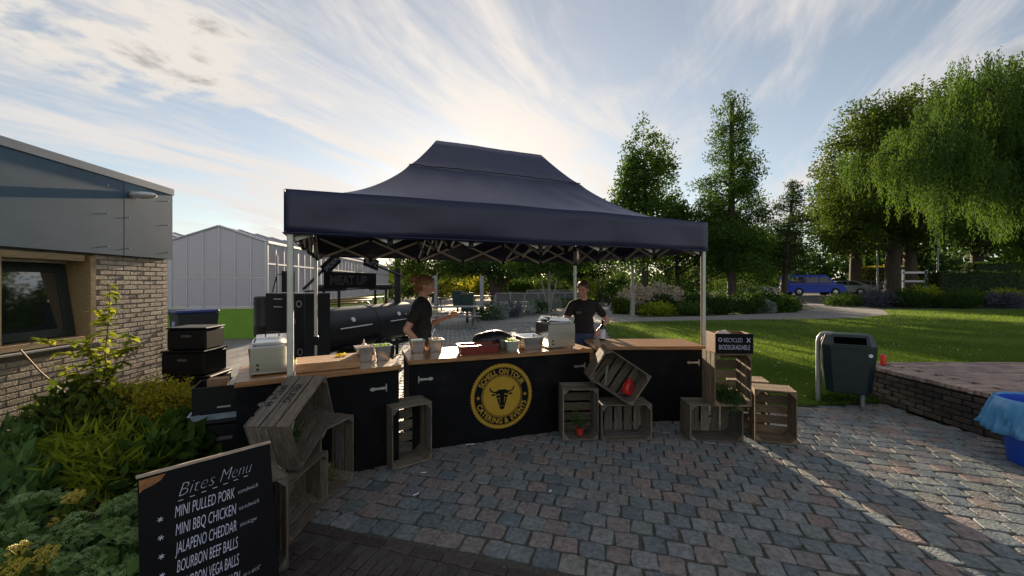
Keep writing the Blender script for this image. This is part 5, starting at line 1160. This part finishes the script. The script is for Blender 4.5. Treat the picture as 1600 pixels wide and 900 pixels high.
# weeping willow, boughs and hanging strands
def willow(label, base):
    rng = np.random.default_rng(21); t = thing('weeping_willow', label, 'tree', Matrix.Translation(base)); tr_ = MB()
    tr_.tube([(0, 0, -.05), (-.3, 0, 2.5), (-1.6, 0, 6), (-2.6, 0, 9.5)], [.75, .6, .42, .25], 12)
    P = []; D_ = []; tone = []
    boughs = [((-2.6, 0, 9.5), (-6.3, -1, 12.4), 3.6), ((-2.2, 0, 8.5), (-9.0, -.5, 10.0), 3.0), ((-1.8, 0, 7), (-10.6, -1.2, 8.0), 3.0), ((-2.6, 0, 9.5), (-4.0, .5, 14.1), 3.6), ((-2.4, 0, 9), (-2.0, -1.5, 13.6), 4.5), ((-1.5, 0, 6), (-7.6, -2.2, 7.2), 3.0),
              ((-1.2, 0, 6), (-3.8, -3.0, 9.0), 4.2), ((-2.6, 0, 9.5), (.8, .4, 13.2), 4.5), ((-1.2, 0, 6), (1.5, -2.5, 10.5), 5), ((-1.6, 0, 6), (-6.2, 2.2, 10.6), 3.4), ((-1.5, 0, 6.5), (-8.3, -2.0, 9.0), 2.8), ((-1.5, 0, 6.5), (-5.0, -2.6, 11.2), 3.6), ((-1, 0, 5.5), (-6.0, -2.5, 6.0), 2.2), ((-1, 0, 5.5), (-3.5, -2.5, 6.4), 2.2), ((-1.5, 0, 6.5), (-10.0, .2, 8.9), 2.4)]
    for a_, b_, hang in boughs:
        a_, b_ = V(a_), V(b_); m_ = lerp(a_, b_, .55)+V((0, 0, .9)); tr_.tube([a_, m_, b_], [.14, .08, .02], 6); bt = rng.random()
        for g in range(19):
            u = rng.uniform(.04, 1.06); c_ = np.array(a_*(1-u)**2+m_*2*u*(1-u)+b_*u*u)+rng.normal(size=3)*np.array([.55, .7, .3]); gl = hang*rng.uniform(.5, 1.1); gt = rng.random()
            dr0 = rng.normal(size=2)*.12+np.array([-.06, 0])
            for q in range(24):
                p = c_+rng.normal(size=3)*np.array([.20, .24, .14]); n = int(gl*rng.uniform(.55, 1.1)/.075); dr = dr0+rng.normal(size=2)*.05; st = rng.random()
                for i in range(n):
                    s = i*.075; e_ = math.exp(-s*.4); P.append(p+np.array([dr[0]*s*e_*2, dr[1]*s*e_*2, -s+.3*math.exp(-s*1.5)])+rng.normal(size=3)*.035); tone.append(bt*.2+gt*.35+st*.15)
    P = np.array(P); n = len(P); D_ = rng.normal(size=(n, 3))*.30; D_[:, 2] -= 1; D_ = unit(D_); S = unit(np.cross(D_, rng.normal(size=(n, 3))))
    ob('crown', leafmesh('crown', P, D_, S, .19*(.7+.6*rng.random(n)), .05, np.array(tone)+rng.random(n)*.35), lf_willow, t)
    tr_.build('trunk', mt_bark, t, None, 60); return t
willow('large weeping willow overhanging the top right corner', (30.6, 22, 0))
# trees and shrubs seen under the tent
tree('park_tree', 'dark spreading tree with forked trunk behind the plaza', (-1.3, 31, 0), [(0, 0, 3.3, 4.0, 3, 1.0), (-2.6, 0, 3.1, 2.2, 2.2, 1.1), (2.6, 0, 3.2, 2.4, 2.2, 1.1), (.6, 0, 2.5, 2.0, 1.6, .8)], 2.9, .34, lf_dark, 520, 22, .5, .2, .12, 24, stems=2)
tree('multi_stem_tree', 'small green tree with several pale stems by the railing', G(858, 488), [(0, 0, 2.85, 2.0, 1.5, .65), (1.5, 0, 2.95, 1.4, 1.3, .6), (-1.2, 0, 2.7, 1.3, 1.3, .6)], 2.3, .06, lf_mid, 380, 22, .4, .17, .10, 16, bark=mt_barkp, stems=4)
tree('park_tree', 'leafy tree left of the square post, behind the smoker chimney', (-6.6, 34, 0), [(0, 0, 3.5, 3.2, 2.2, 2.0), (2.2, 0, 3.2, 1.7, 1.7, 1.5), (-2.4, 0, 3.0, 2, 1.7, 1.6)], 3, .25, lf_olive, 400, 22, .5, .2, .12, 18)
tree('park_tree', 'dense dark tree behind the right person', (6.0, 34, 0), [(.5, 0, 3.6, 3.0, 2.4, 1.7), (2.6, 0, 4.6, 2.4, 2, 2.4), (-1.4, 0, 3.0, 1.8, 2, 1.5), (0, 0, 2.2, 3, 2, 1.2)], 3, .25, lf_dark, 560, 22, .5, .2, .12, 18)
tree('young_tree', 'young tree with slim trunk at the corner of the flower bed', G(988, 494), [(0, 0, 3.3, 1.5, 1.3, 1.1), (-1.2, 0, 3.6, 1.2, 1.1, .9), (1.3, .2, 3.5, 1.4, 1.2, 1.0), (.2, 0, 4.3, 1.4, 1.2, .8)], 2.8, .11, lf_mid, 360, 20, .38, .16, .10, 16, bark=mt_barkp)
def shrub(name, label, lobes, lf, n, m=18, rad=.22, L=.11, W=.06, cat='shrub', group=None, up=.25, stem=True, seed=None):
    rng = np.random.default_rng(seed or sum(map(ord, label))); cx = sum(l[0] for l in lobes)/len(lobes); cy = sum(l[1] for l in lobes)/len(lobes)
    t = thing(name, label, cat, Matrix.Translation((cx, cy, 0)), group); lb = [(l[0]-cx, l[1]-cy, *l[2:]) for l in lobes]
    cs = lobes_pts(lb, n, rng, .55); cs[:, 2] = np.abs(cs[:, 2])
    foliage('foliage', cs, m, rad, L, W, lf, t, up, .6, rng)
    st = MB()
    for q in range(min(14, n)):
        c_ = cs[rng.integers(n)]; st.tube([(c_[0]*.3, c_[1]*.3, -.02), (c_[0]*.6, c_[1]*.6, c_[2]*.6), tuple(c_)], [.014, .010, .004], 4)
    st.build('stems', mt_bark, t); return t
# backdrop shrubbery, each bush of its own
bk = [(-12.5, 40, 3.0, 2.6, lf_olive, 'olive bush left of the plaza at the far end'), (-8.6, 41, 2.6, 2.6, lf_dark, 'dark bush behind the far picnic table'), (-4.6, 40, 2.8, 2.4, lf_gold, 'sunlit yellow-green bush behind the square post'), (-1.2, 40, 3, 2.2, lf_dark, 'dark bush right of the yellow-green bush'), (2.6, 40, 2.8, 2.3, lf_olive, 'olive bush behind the pale stemmed tree'), (6.0, 41, 3.0, 2.6, lf_dark, 'dark bush behind the farther railing'), (10.0, 42, 3, 2.8, lf_dark, 'dark bush left of the receding path'), (18.5, 42, 3.2, 3.4, lf_dark, 'dark bush right of the receding path'), (14.5, 64, 4, 4.2, lf_dark, 'bush closing the end of the receding path')]
for x, y, r, h, lf, lb in bk: shrub('bush', lb, [(x, y, h*.45, r*1.3, 1.4, h*.55), (x+r*.5, y, h*.35, r, 1.3, h*.5)], lf, 260, 20, .4, .2, .12, 'bush', 'bushes behind the plaza')
for x, y, r, h, lf, lb in ((5.2, 28.5, .9, 1.9, lf_lime, 'light green grassy bush right behind the right person'), (7.3, 30, 1.4, 1.7, lf_dark, 'dark bush right of the light green grassy bush')): shrub('bush', lb, [(x, y, h*.5, r, r*.8, h*.5)], lf, 150, 20, .25, .16, .05, 'bush')
# lavender bed
lav = [(753+22*k, 503-2.9*k-.2*k*k*.3, .55+.02*(k % 3), (lf_dark, lf_grey, lf_lav, lf_grey, lf_dark, lf_grey, lf_dark, lf_lav, lf_olive)[k], lb) for k, lb in enumerate(('dark clipped mound at the left tip of the lavender bed', 'silver mound second from the left in the lavender bed', 'purple-grey lavender mound in the middle left of the bed', 'silver leaved mound in the middle of the lavender bed', 'dark green mound right of the middle in the lavender bed', 'pale silver mound near the right of the lavender bed', 'dark mound third from the right end of the lavender bed', 'lavender mound second from the right end of the bed', 'olive mound at the right end of the lavender bed'))]
for x, y, h, lf, lb in lav:
    p = G(x, y); shrub('lavender_mound', lb, [(p.x, p.y+.6, h*.45, .60, .8, h*.6), (p.x+.2, p.y+1.5, h*.5, .65, .8, h*.65)], lf, 110, 20, .18, .13, .028, 'shrub', 'mounds of the lavender bed', .8)
# island bed between plaza and lawn
isl = [(5.9, 21.3, .5, .75, lf_olive, 'low yellow-green tuft at the left tip of the island bed'), (7.6, 20.7, .9, .50, lf_lime, 'low bright green plants along the front of the island bed, left half'), (9.3, 20.9, .9, .50, lf_mid, 'low green plants along the front of the island bed, middle'), (7.0, 22.6, 1.1, 1.5, lf_flower, 'pale flowering shrub behind the slim young tree'), (8.8, 23.0, 1.2, 1.7, lf_flower, 'cream flowering shrub in the middle of the island bed'), (8.0, 22.0, 1.2, .95, lf_dark, 'dark green shrub before the cream flowers'), (10.3, 22.2, 1.1, 1.0, lf_dark, 'dark shrub left of the right tent leg'), (11.4, 21.6, 1.0, .8, lf_dark, 'dark glossy shrub right of the right tent leg'), (12.9, 22.2, 1.2, .95, lf_dark, 'dark low shrub beneath the tall spire tree'), (14.6, 23.2, 1.2, 1.1, lf_dark, 'dark shrub behind the hosta'), (15.4, 22.7, .8, .75, lf_mid, 'broad leaved hosta at the right end of the island bed'), (16.8, 24.6, 1.1, .9, lf_mid, 'green shrub at the far right tip of the island bed'), (14.0, 21.9, .35, .55, lf_grey, 'small silver white plant in front of the dark shrubs'), (10.6, 25.5, 1.8, 2.2, lf_dark, 'tall dark shrub at the back of the island bed'), (16.0, 28.5, 2.0, 2.0, lf_dark, 'dark rounded shrub in front of the silver car'), (17.8, 33.0, 1.5, 2.4, lf_olive, 'sunlit olive shrub left of the blue van')]
for x, y, r, h, lf, lb in isl: shrub('bed_shrub', lb, [(x, y, h*.42, r, r*.8, h*.58), (x+r*.4, y+.3, h*.4, r*.8, r*.7, h*.5)], lf, 130, 20, .22, .15, .075 if 'hosta' not in lb else .12, 'shrub', 'shrubs of the island bed')
for k, (x0, y, h, lf, lb) in enumerate(((23.6, 28.2, .75, lf_dark, 'dark shrub at the left end of the long right bed'), (25.6, 28.0, 1.0, lf_lav, 'purplish shrub second from the left in the long right bed'), (27.4, 27.6, 1.05, lf_dark, 'dark green shrub right below the parked grey car'), (29.0, 28.2, 1.3, lf_lime, 'lime green grassy mound in the long right bed'), (29.6, 26.8, .8, lf_dark, 'low dark plants at the lawn edge of the long bed'), (31.6, 27.6, 1.15, lf_mid, 'mid green mound in the middle of the long right bed'), (33.0, 26.6, .85, lf_lav, 'blue-grey mound at the front of the long right bed'), (34.6, 27.8, 1.1, lf_lime, 'yellow-green mound in the right half of the long bed'), (36.6, 27.0, .95, lf_grey, 'grey-leaved mound near the right edge'), (38.6, 28, 1.1, lf_mid, 'green mound last but one at the right edge of the bed'), (41.0, 28, 1.2, lf_olive, 'olive mound at the far right end of the long bed'))):
    shrub('bed_shrub', lb, [(x0, y, h*.42, 1.35, 1.0, h*.6), (x0+.9, y+.8, h*.45, 1.3, 1.0, h*.62)], lf, 170, 20, .26, .19, .055, 'shrub', 'shrubs of the long right bed', .5)
def hedge(label, c, d, lf, a=0.):
    rng = np.random.default_rng(sum(map(ord, label))); t = thing('hedge', label, 'hedge', rz(a, c), 'clipped hedges by the car park'); n = int(90*(d[0]*d[2]+d[0]*d[1])); P = rng.uniform(-.5, .5, (n, 3))*np.array(d); f = rng.integers(0, 3, n)
    P[f == 0, 1] = -d[1]/2; P[f == 1, 2] = d[2]/2; P[f == 2, 0] = np.sign(P[f == 2, 0])*d[0]/2; P[:, 2] += d[2]/2; P += rng.normal(size=(n, 3))*.05
    D_ = unit(rng.normal(size=(n, 3))); S = unit(np.cross(D_, rng.normal(size=(n, 3)))); ob('foliage', leafmesh('foliage', P, D_, S, .17, .11, rng.random(n)), lf, t)
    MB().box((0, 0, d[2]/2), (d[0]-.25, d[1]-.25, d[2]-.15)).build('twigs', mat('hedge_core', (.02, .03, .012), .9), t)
hedge('clipped golden hedge behind the parked cars', (43.3, 46, PZ-.05), (6.0, 1.6, 3.1), lf_gold); hedge('long dark clipped hedge at the right behind the flower bed', (42.0, 33, 0), (14, 1.2, 2.5), lf_dark); hedge('upper dark hedge at the far right edge', (50.5, 40, 0), (9, 1.4, 3.6), lf_dark)
t = thing('rail_fence', 'pale rail fence between the golden and the dark hedge', 'fence', Matrix.Translation((36.2, 36.5, PZ-.05)))
for z in (1.4, 2.2): MB().box((3, 0, z), (7, .08, .18)).build('fence_rail', mt_white, t)
for k in range(4): MB().box((-.2+k*2.1, 0, 1.2), (.16, .16, 2.5)).build('fence_post', mt_fence, t)
# distant belt of trees that closes the horizon
rng = np.random.default_rng(77); lb = []
for k in range(130):
    a_ = rng.uniform(-68, 68); dd = rng.uniform(75, 110); x, y = math.sin(R(a_))*dd, math.cos(R(a_))*dd; h = rng.uniform(4.2, 6.2) if abs(a_) < 25 else rng.uniform(6, 10); lb.append((x, y, h*.45, rng.uniform(4, 7), 3, h*.55))
o = foliage('distant_trees', lobes_pts(lb, 5200, rng, .5), 10, 1.0, .9, .6, lf_dark, None, 0, .5, rng); o['kind'] = 'stuff'; o['label'] = 'distant belt of trees closing the horizon'
# ---------------------------------------------------------------- lawn grass
rng = np.random.default_rng(5); N_ = 330000; y0, y1 = 5.35, 24.0; u = rng.random(N_); Y = 1/(1/y0-u*(1/y0-1/y1)); X = rng.uniform(-.05, 1.35, N_)*Y+1.0
lp = np.array(lawn_poly); ins = np.zeros(N_, bool); j = len(lp)-1
for i in range(len(lp)):
    x1, yy1 = lp[i]; x2, yy2 = lp[j]; cnd = ((yy1 > Y) != (yy2 > Y)) & (X < (x2-x1)*(Y-yy1)/(yy2-yy1+1e-12)+x1); ins ^= cnd; j = i
X, Y = X[ins], Y[ins]; n = len(X); P = np.stack([X, Y, np.zeros(n)], 1); D_ = rng.normal(size=(n, 3))*.42; D_[:, 2] = 1; D_ = unit(D_); S = unit(np.cross(D_, rng.normal(size=(n, 3))))
ob_ = ob('grass', leafmesh('grass', P, D_, S, (.03+.025*rng.random(n))*(.8+.04*Y), .006*(.6+.11*Y), np.clip(.5+.35*np.sin(X*.9+Y*1.3)*np.sin(Y*.7)+rng.normal(size=n)*.25, 0, 1), .3), leafmat('grass_blade', (.072, .13, .025), (.165, .245, .05), .36)); ob_['kind'] = 'stuff'; ob_['label'] = 'short mown grass of the lawn'
k = rng.choice(n, 750); P2 = P[k].copy(); P2[:, 2] = .05; D2 = unit(rng.normal(size=(750, 3))*np.array([1, 1, .3])); S2 = unit(np.cross(D2, np.tile([0, .4, 1.], (750, 1))))
o = ob('daisies', leafmesh('daisies', P2-D2*.012, D2, S2, .030, .030, rng.random(750)), leafmat('daisy', (.6, .6, .55), (.8, .8, .75), .2, tcol=(1, 1, 1))); o['kind'] = 'stuff'; o['label'] = 'tiny white daisies scattered in the lawn'
cs = np.array([(rng.uniform(4.15, 5.0), rng.uniform(5.42, 5.62), .03) for _ in range(70)]); o = foliage('weeds', cs, 9, .05, .09, .02, lf_mid, None, .5); o['kind'] = 'stuff'; o['label'] = 'rank weeds at the foot of the litter bin'
# ---------------------------------------------------------------- planting along the building
lv = MB(); 
def leaf3(L, W, fold=.25, n=5):
    mb = MB(); vs = []; fs = []
    for i in range(n+1):
        s = i/n; w_ = W/2*math.sin(math.pi*(s*.92+.04))**.8; z = -.25*L*s*s; vs += [(-w_, s*L, z+w_*fold), (0, s*L, z), (w_, s*L, z+w_*fold)]
    for i in range(n): fs += [(3*i, 3*i+1, 3*i+4, 3*i+3), (3*i+1, 3*i+2, 3*i+5, 3*i+4)]
    return mb.add(vs, fs)
def leafobjmat(name, c1, c2, tr):
    m = leafmat(name, c1, c2, tr)
    nt = m.node_tree; at = [n for n in nt.nodes if n.type == 'ATTRIBUTE'][0]; cr = [n for n in nt.nodes if n.type == 'VALTORGB'][0]
    oi = nt.nodes.new('ShaderNodeObjectInfo'); nt.links.new(oi.outputs['Random'], cr.inputs[0]); return m
lm_sap = leafobjmat('sapling_leaf', (.09, .14, .02), (.34, .36, .05), .42)
leafs = []
for k in range(3): me = leaf3(.095+.014*k, .046+.005*k).mesh('leaf', 60); me.materials.append(lm_sap); leafs.append(me)
sp = thing('sapling', 'slender sapling with yellow-green leaves in front of the brick wall', 'sapling', Matrix.Translation((-3.78, 3.95, 0)))
def W_(x, y, Y): p = DP(x, y, Y); return (p.x+3.78, p.y-3.95, p.z)
main = [(0, 0, 0), W_(186, 640, 3.95), W_(172, 590, 3.95), W_(164, 560, 3.98), W_(170, 500, 4.0), W_(172, 445, 4.0)]
brs = [main, [W_(166, 590, 3.95), W_(150, 560, 3.9), W_(120, 535, 3.85), W_(62, 530, 3.8)], [W_(164, 560, 3.98), W_(185, 548, 4.0), W_(222, 540, 4.05)], [W_(172, 600, 3.95), W_(130, 600, 3.85), W_(118, 570, 3.8)], [W_(178, 612, 3.95), W_(205, 608, 4.0), W_(230, 602, 4.0)], [W_(166, 575, 3.95), W_(140, 585, 3.85), W_(125, 620, 3.8)], [W_(170, 510, 4.0), W_(158, 495, 4.0), W_(150, 480, 3.95)], [W_(170, 600, 3.95), W_(150, 580, 3.85), W_(140, 545, 3.8), W_(150, 520, 3.8)], [W_(168, 580, 3.95), W_(190, 570, 4.0), W_(205, 540, 4.0), W_(200, 515, 4.0)], [W_(172, 595, 3.95), W_(120, 590, 3.85), W_(95, 570, 3.8)], [W_(172, 600, 3.95), W_(180, 640, 3.85), W_(150, 650, 3.8)], [W_(165, 570, 3.95), W_(135, 555, 3.9), W_(105, 552, 3.85)]]
tw = MB()
for i, b in enumerate(brs): tw.tube(b, [.012, .011, .009, .008, .006, .003][:len(b)] if i == 0 else [.006, .005, .004, .003][:len(b)], 6)
tw.build('stem', mat('sapling_bark', (.16, .11, .08), .8), sp, None, 60)
for i, b in enumerate(brs):
    seg = list(zip(b[1:] if i == 0 else b, b[2:] if i == 0 else b[1:]))
    for a_, c_ in seg:
        L = (V(c_)-V(a_)).length
        for k in range(max(5, int(L/.012))):
            t_ = rnd.random(); p = lerp(V(a_), V(c_), t_)
            if i == 0 and p.z < .62: continue
            yaw_ = rnd.uniform(0, 6.28); ob('leaf', rnd.choice(leafs), None, sp, Matrix.Translation(p) @ Euler((rnd.uniform(-.5, .5), rnd.uniform(-.5, .5), yaw_)).to_matrix().to_4x4() @ Matrix.Diagonal((*[rnd.uniform(.6, 1.05)]*3, 1)))
shrub('golden_shrub', 'golden yellow small-leaved shrub beside the stacked boxes', [(-3.95, 4.05, .36, .40, .36, .26), (-3.55, 4.0, .38, .36, .34, .26), (-4.3, 4.2, .28, .35, .35, .24)], lf_gold, 420, 26, .10, .042, .022, 'shrub', None, .4)
shrub('grassy_shrub', 'shrub with long narrow yellow-green leaves left of the menu board', [(-3.30, 3.15, .27, .34, .28, .20), (-3.0, 3.05, .20, .26, .25, .16), (-3.55, 3.1, .2, .26, .26, .16)], lf_lime, 130, 13, .12, .15, .020, 'shrub', None, .15)
shrub('ivy_bush', 'dark broad-leaved bush between the golden shrub and the menu board', [(-2.95, 3.45, .22, .30, .28, .2), (-2.85, 3.15, .15, .24, .24, .16)], lf_mid, 150, 9, .12, .11, .09, 'shrub', None, .3)
shrub('leafy_shrub', 'green leafy bush at the foot of the sapling', [(-3.95, 3.7, .25, .4, .35, .28), (-4.3, 3.9, .3, .35, .35, .3)], lf_olive, 220, 14, .12, .08, .05, 'shrub', None, .3)
shrub('leafy_shrub', 'dark leafy bush at the left edge below the window', [(-4.0, 2.95, .22, .45, .35, .26), (-3.6, 2.75, .16, .35, .3, .2)], lf_sed, 200, 12, .13, .13, .045, 'shrub', None, .35)
shrub('leafy_shrub', 'bright little bush behind the black folding crate', [(-2.85, 4.75, .45, .28, .25, .28)], lf_lime, 110, 16, .09, .07, .04, 'shrub', None, .3)
def rosette(label, p, s, n=16):
    t = thing('hellebore', label, 'plant', Matrix.Translation(p), 'rosette plants on the bare soil'); m_ = leafobjmat('rosette_leaf', (.03, .07, .03), (.09, .16, .06), .25); me = leaf3(.19*s, .055*s, .3, 6).mesh('leaf', 60); me.materials.append(m_)
    for k in range(n): ob('leaf', me, None, t, Matrix.Translation((0, 0, .10*s)) @ Matrix.Rotation(k*2.4, 4, 'Z') @ Matrix.Rotation(rnd.uniform(.1, .8), 4, 'X') @ Matrix.Diagonal((*[rnd.uniform(.75, 1.15)]*3, 1)))
    MB().tube([(0, 0, -.02), (0, 0, .11*s)], .012*s, 6).build('stem', lf_dark, t)
for k, (x, y, s, lb) in enumerate(((145, 762, 1.2, 'rosette of pointed green leaves nearest the menu board'), (95, 740, 1.25, 'rosette of pointed leaves left of the middle on the soil'), (70, 790, 1.0, 'smaller rosette between the sedums'), (180, 735, 1.0, 'rosette of pointed leaves below the dark bush'), (30, 735, 1.2, 'rosette of long leaves at the left edge'))): rosette(lb, G(x, y, 0), s)
# sedum: fleshy leaves under flat green flower heads
mt_sed = mat('sedum_bud', (.21, .32, .11), .6, var=.4, scale=40, rv=.15); mt_yar = mat('yarrow_yellow', (.48, .38, .05), .6, var=.25, scale=60)
def headmesh(r, seed, mt):
    q = random.Random(seed); mb = MB()
    for c in range(11):
        a_ = c*2.4+q.uniform(-.3, .3); rr = r*math.sqrt(c/11)*q.uniform(.9, 1.15); cx, cy = rr*math.cos(a_), rr*math.sin(a_); cz = .022*(1-(rr/r)**2)+q.uniform(-.008, .008); cr_ = r*q.uniform(.22, .34)
        for k in range(15):
            b_ = k*2.4; r2 = cr_*math.sqrt(k/15); s = q.uniform(.0035, .0055)*r/.055; x, y, z = cx+r2*math.cos(b_), cy+r2*math.sin(b_), cz+.010*(1-(r2/cr_)**2)+q.uniform(-.002, .002)
            mb.add([(x+s, y, z), (x-s*.5, y+s*.87, z), (x-s*.5, y-s*.87, z), (x, y, z+s*1.2)], [(0, 1, 3), (1, 2, 3), (2, 0, 3)])
        mb.tube([(0, 0, -.03), (cx, cy, cz)], .0018, 3, False)
    me = bpy.data.meshes.new('flower_head'); me.from_pydata(mb.v, [], mb.f); me.materials.append(mt); return me
hs = [headmesh(.055, k, mt_sed) for k in range(3)]; hy = [headmesh(.045, 9, mt_yar)]
def sedum(label, p, R0, h, nh, heads, lf, name='sedum', cat='plant'):
    p = V(p); t = thing(name, label, cat, Matrix.Translation(p), 'sedums in the front of the planting'); r = random.Random(sum(map(ord, label))); st = MB(); cs = []
    for k in range(nh):
        a_ = k*2.4; rr = R0*math.sqrt((k+.5)/nh); x, y = rr*math.cos(a_), rr*math.sin(a_); z = h*(1-.35*(rr/R0)**2)*r.uniform(.88, 1.08)
        st.tube([(x*.25, y*.25, -.02), (x*.7, y*.7, z*.5), (x, y, z)], .005, 5)
        o = ob('flower_head', r.choice(heads), None, t, Matrix.Translation((x, y, z)) @ Euler((-y*1.2+r.uniform(-.15, .15), x*1.2+r.uniform(-.15, .15), r.uniform(0, 6))).to_matrix().to_4x4() @ Matrix.Diagonal((*[r.uniform(.8, 1.25)]*3, 1)))
        for q in range(6): f_ = r.uniform(.15, .97); cs.append((x*(.25+.75*f_), y*(.25+.75*f_), z*f_))
    st.build('stems', lf, t); foliage('leaves', np.array(cs), 6, .05, .085, .036, lf, t, .35, .8)
for x, y, R0, h, nh, lb in ((165, 800, .20, .40, 15, 'full sedum with flat green heads close to the menu board'), (190, 850, .18, .36, 12, 'sedum touching the lower left edge of the menu board'), (120, 845, .20, .34, 14, 'sedum in the middle of the front planting'), (25, 790, .17, .40, 10, 'sedum at the left edge, farther back'), (30, 850, .19, .36, 12, 'sedum at the left edge, nearer'), (80, 900, .19, .34, 12, 'sedum cut by the lower frame edge'), (170, 920, .18, .3, 10, 'low sedum at the bottom left of the menu board'), (230, 765, .13, .3, 8, 'small sedum behind the menu board corner')):
    sedum(lb, G(x, y, h*.9)*V((1, 1, 0)), R0, h, max(5, int(nh*.62)), hs, lf_sed)
for x, y, lb in ((20, 862, 'yellow flat-topped yarrow at the lower left corner'), (60, 870, 'second yellow yarrow right of the corner one'), (15, 895, 'yellow yarrow at the very bottom left'), (110, 775, 'yellow yarrow head among the sedums')): sedum(lb, G(x, y, .42)*V((1, 1, 0)), .07, .44, 3, hy, lf_olive, 'yarrow')
cs = np.stack([nrg.uniform(-4.9, -1.9, 240), nrg.uniform(1.5, 4.6, 240), np.full(240, .02)], 1); cs = np.array([c for c in cs if c[0] < -1.95-.5*max(0, c[1]-2.4)])
o = foliage('leaf_litter', cs, 3, .05, .05, .03, leafmat('dead_leaf', (.05, .03, .015), (.16, .10, .05), .1), None, 0, .3, flat=.2); o['kind'] = 'stuff'; o['label'] = 'dead leaves scattered over the soil'
# moss in the joints and a few fallen leaves
rng = np.random.default_rng(31); J = []
while len(J) < 420:
    i, j = rng.integers(-10, 45), rng.integers(0, 30); u_2 = (i+.5*(j % 2)+.5)*CELL+rng.normal()*.01; v_2 = (j+rng.random())*CELL*1.02; x, y = O0.x+u_2*ca-v_2*sa, O0.y+u_2*sa+v_2*ca
    if inside(COB, x, y) and y < 6 and (rng.random() < .22 or x > 4.5 or y > 5.1): J.append((x, y, -.004))
o = foliage('joint_moss', np.array(J), 7, .014, .016, .006, lf_olive, None, .6, .4, rng, .3); o['kind'] = 'stuff'; o['label'] = 'moss and tiny weeds in the joints of the cobbles'
n = 90; P = np.stack([rng.uniform(-1.2, 5, n), rng.uniform(2.2, 5.2, n), np.full(n, .006)], 1); P = P[[inside(COB, p[0], p[1]) for p in P]]; n = len(P); D_ = unit(np.stack([rng.normal(size=n), rng.normal(size=n), rng.uniform(0, .25, n)], 1)); S = unit(np.cross(D_, np.tile([0., 0, 1], (n, 1))+rng.normal(size=(n, 3))*.15))
o = ob('fallen_leaves', leafmesh('fallen_leaves', P, D_, S, .018+.025*rng.random(n), .012, rng.random(n)), leafmat('fallen_leaf', (.10, .07, .02), (.34, .28, .10), .2)); o['kind'] = 'stuff'; o['label'] = 'small fallen leaves and crumbs on the cobbles'
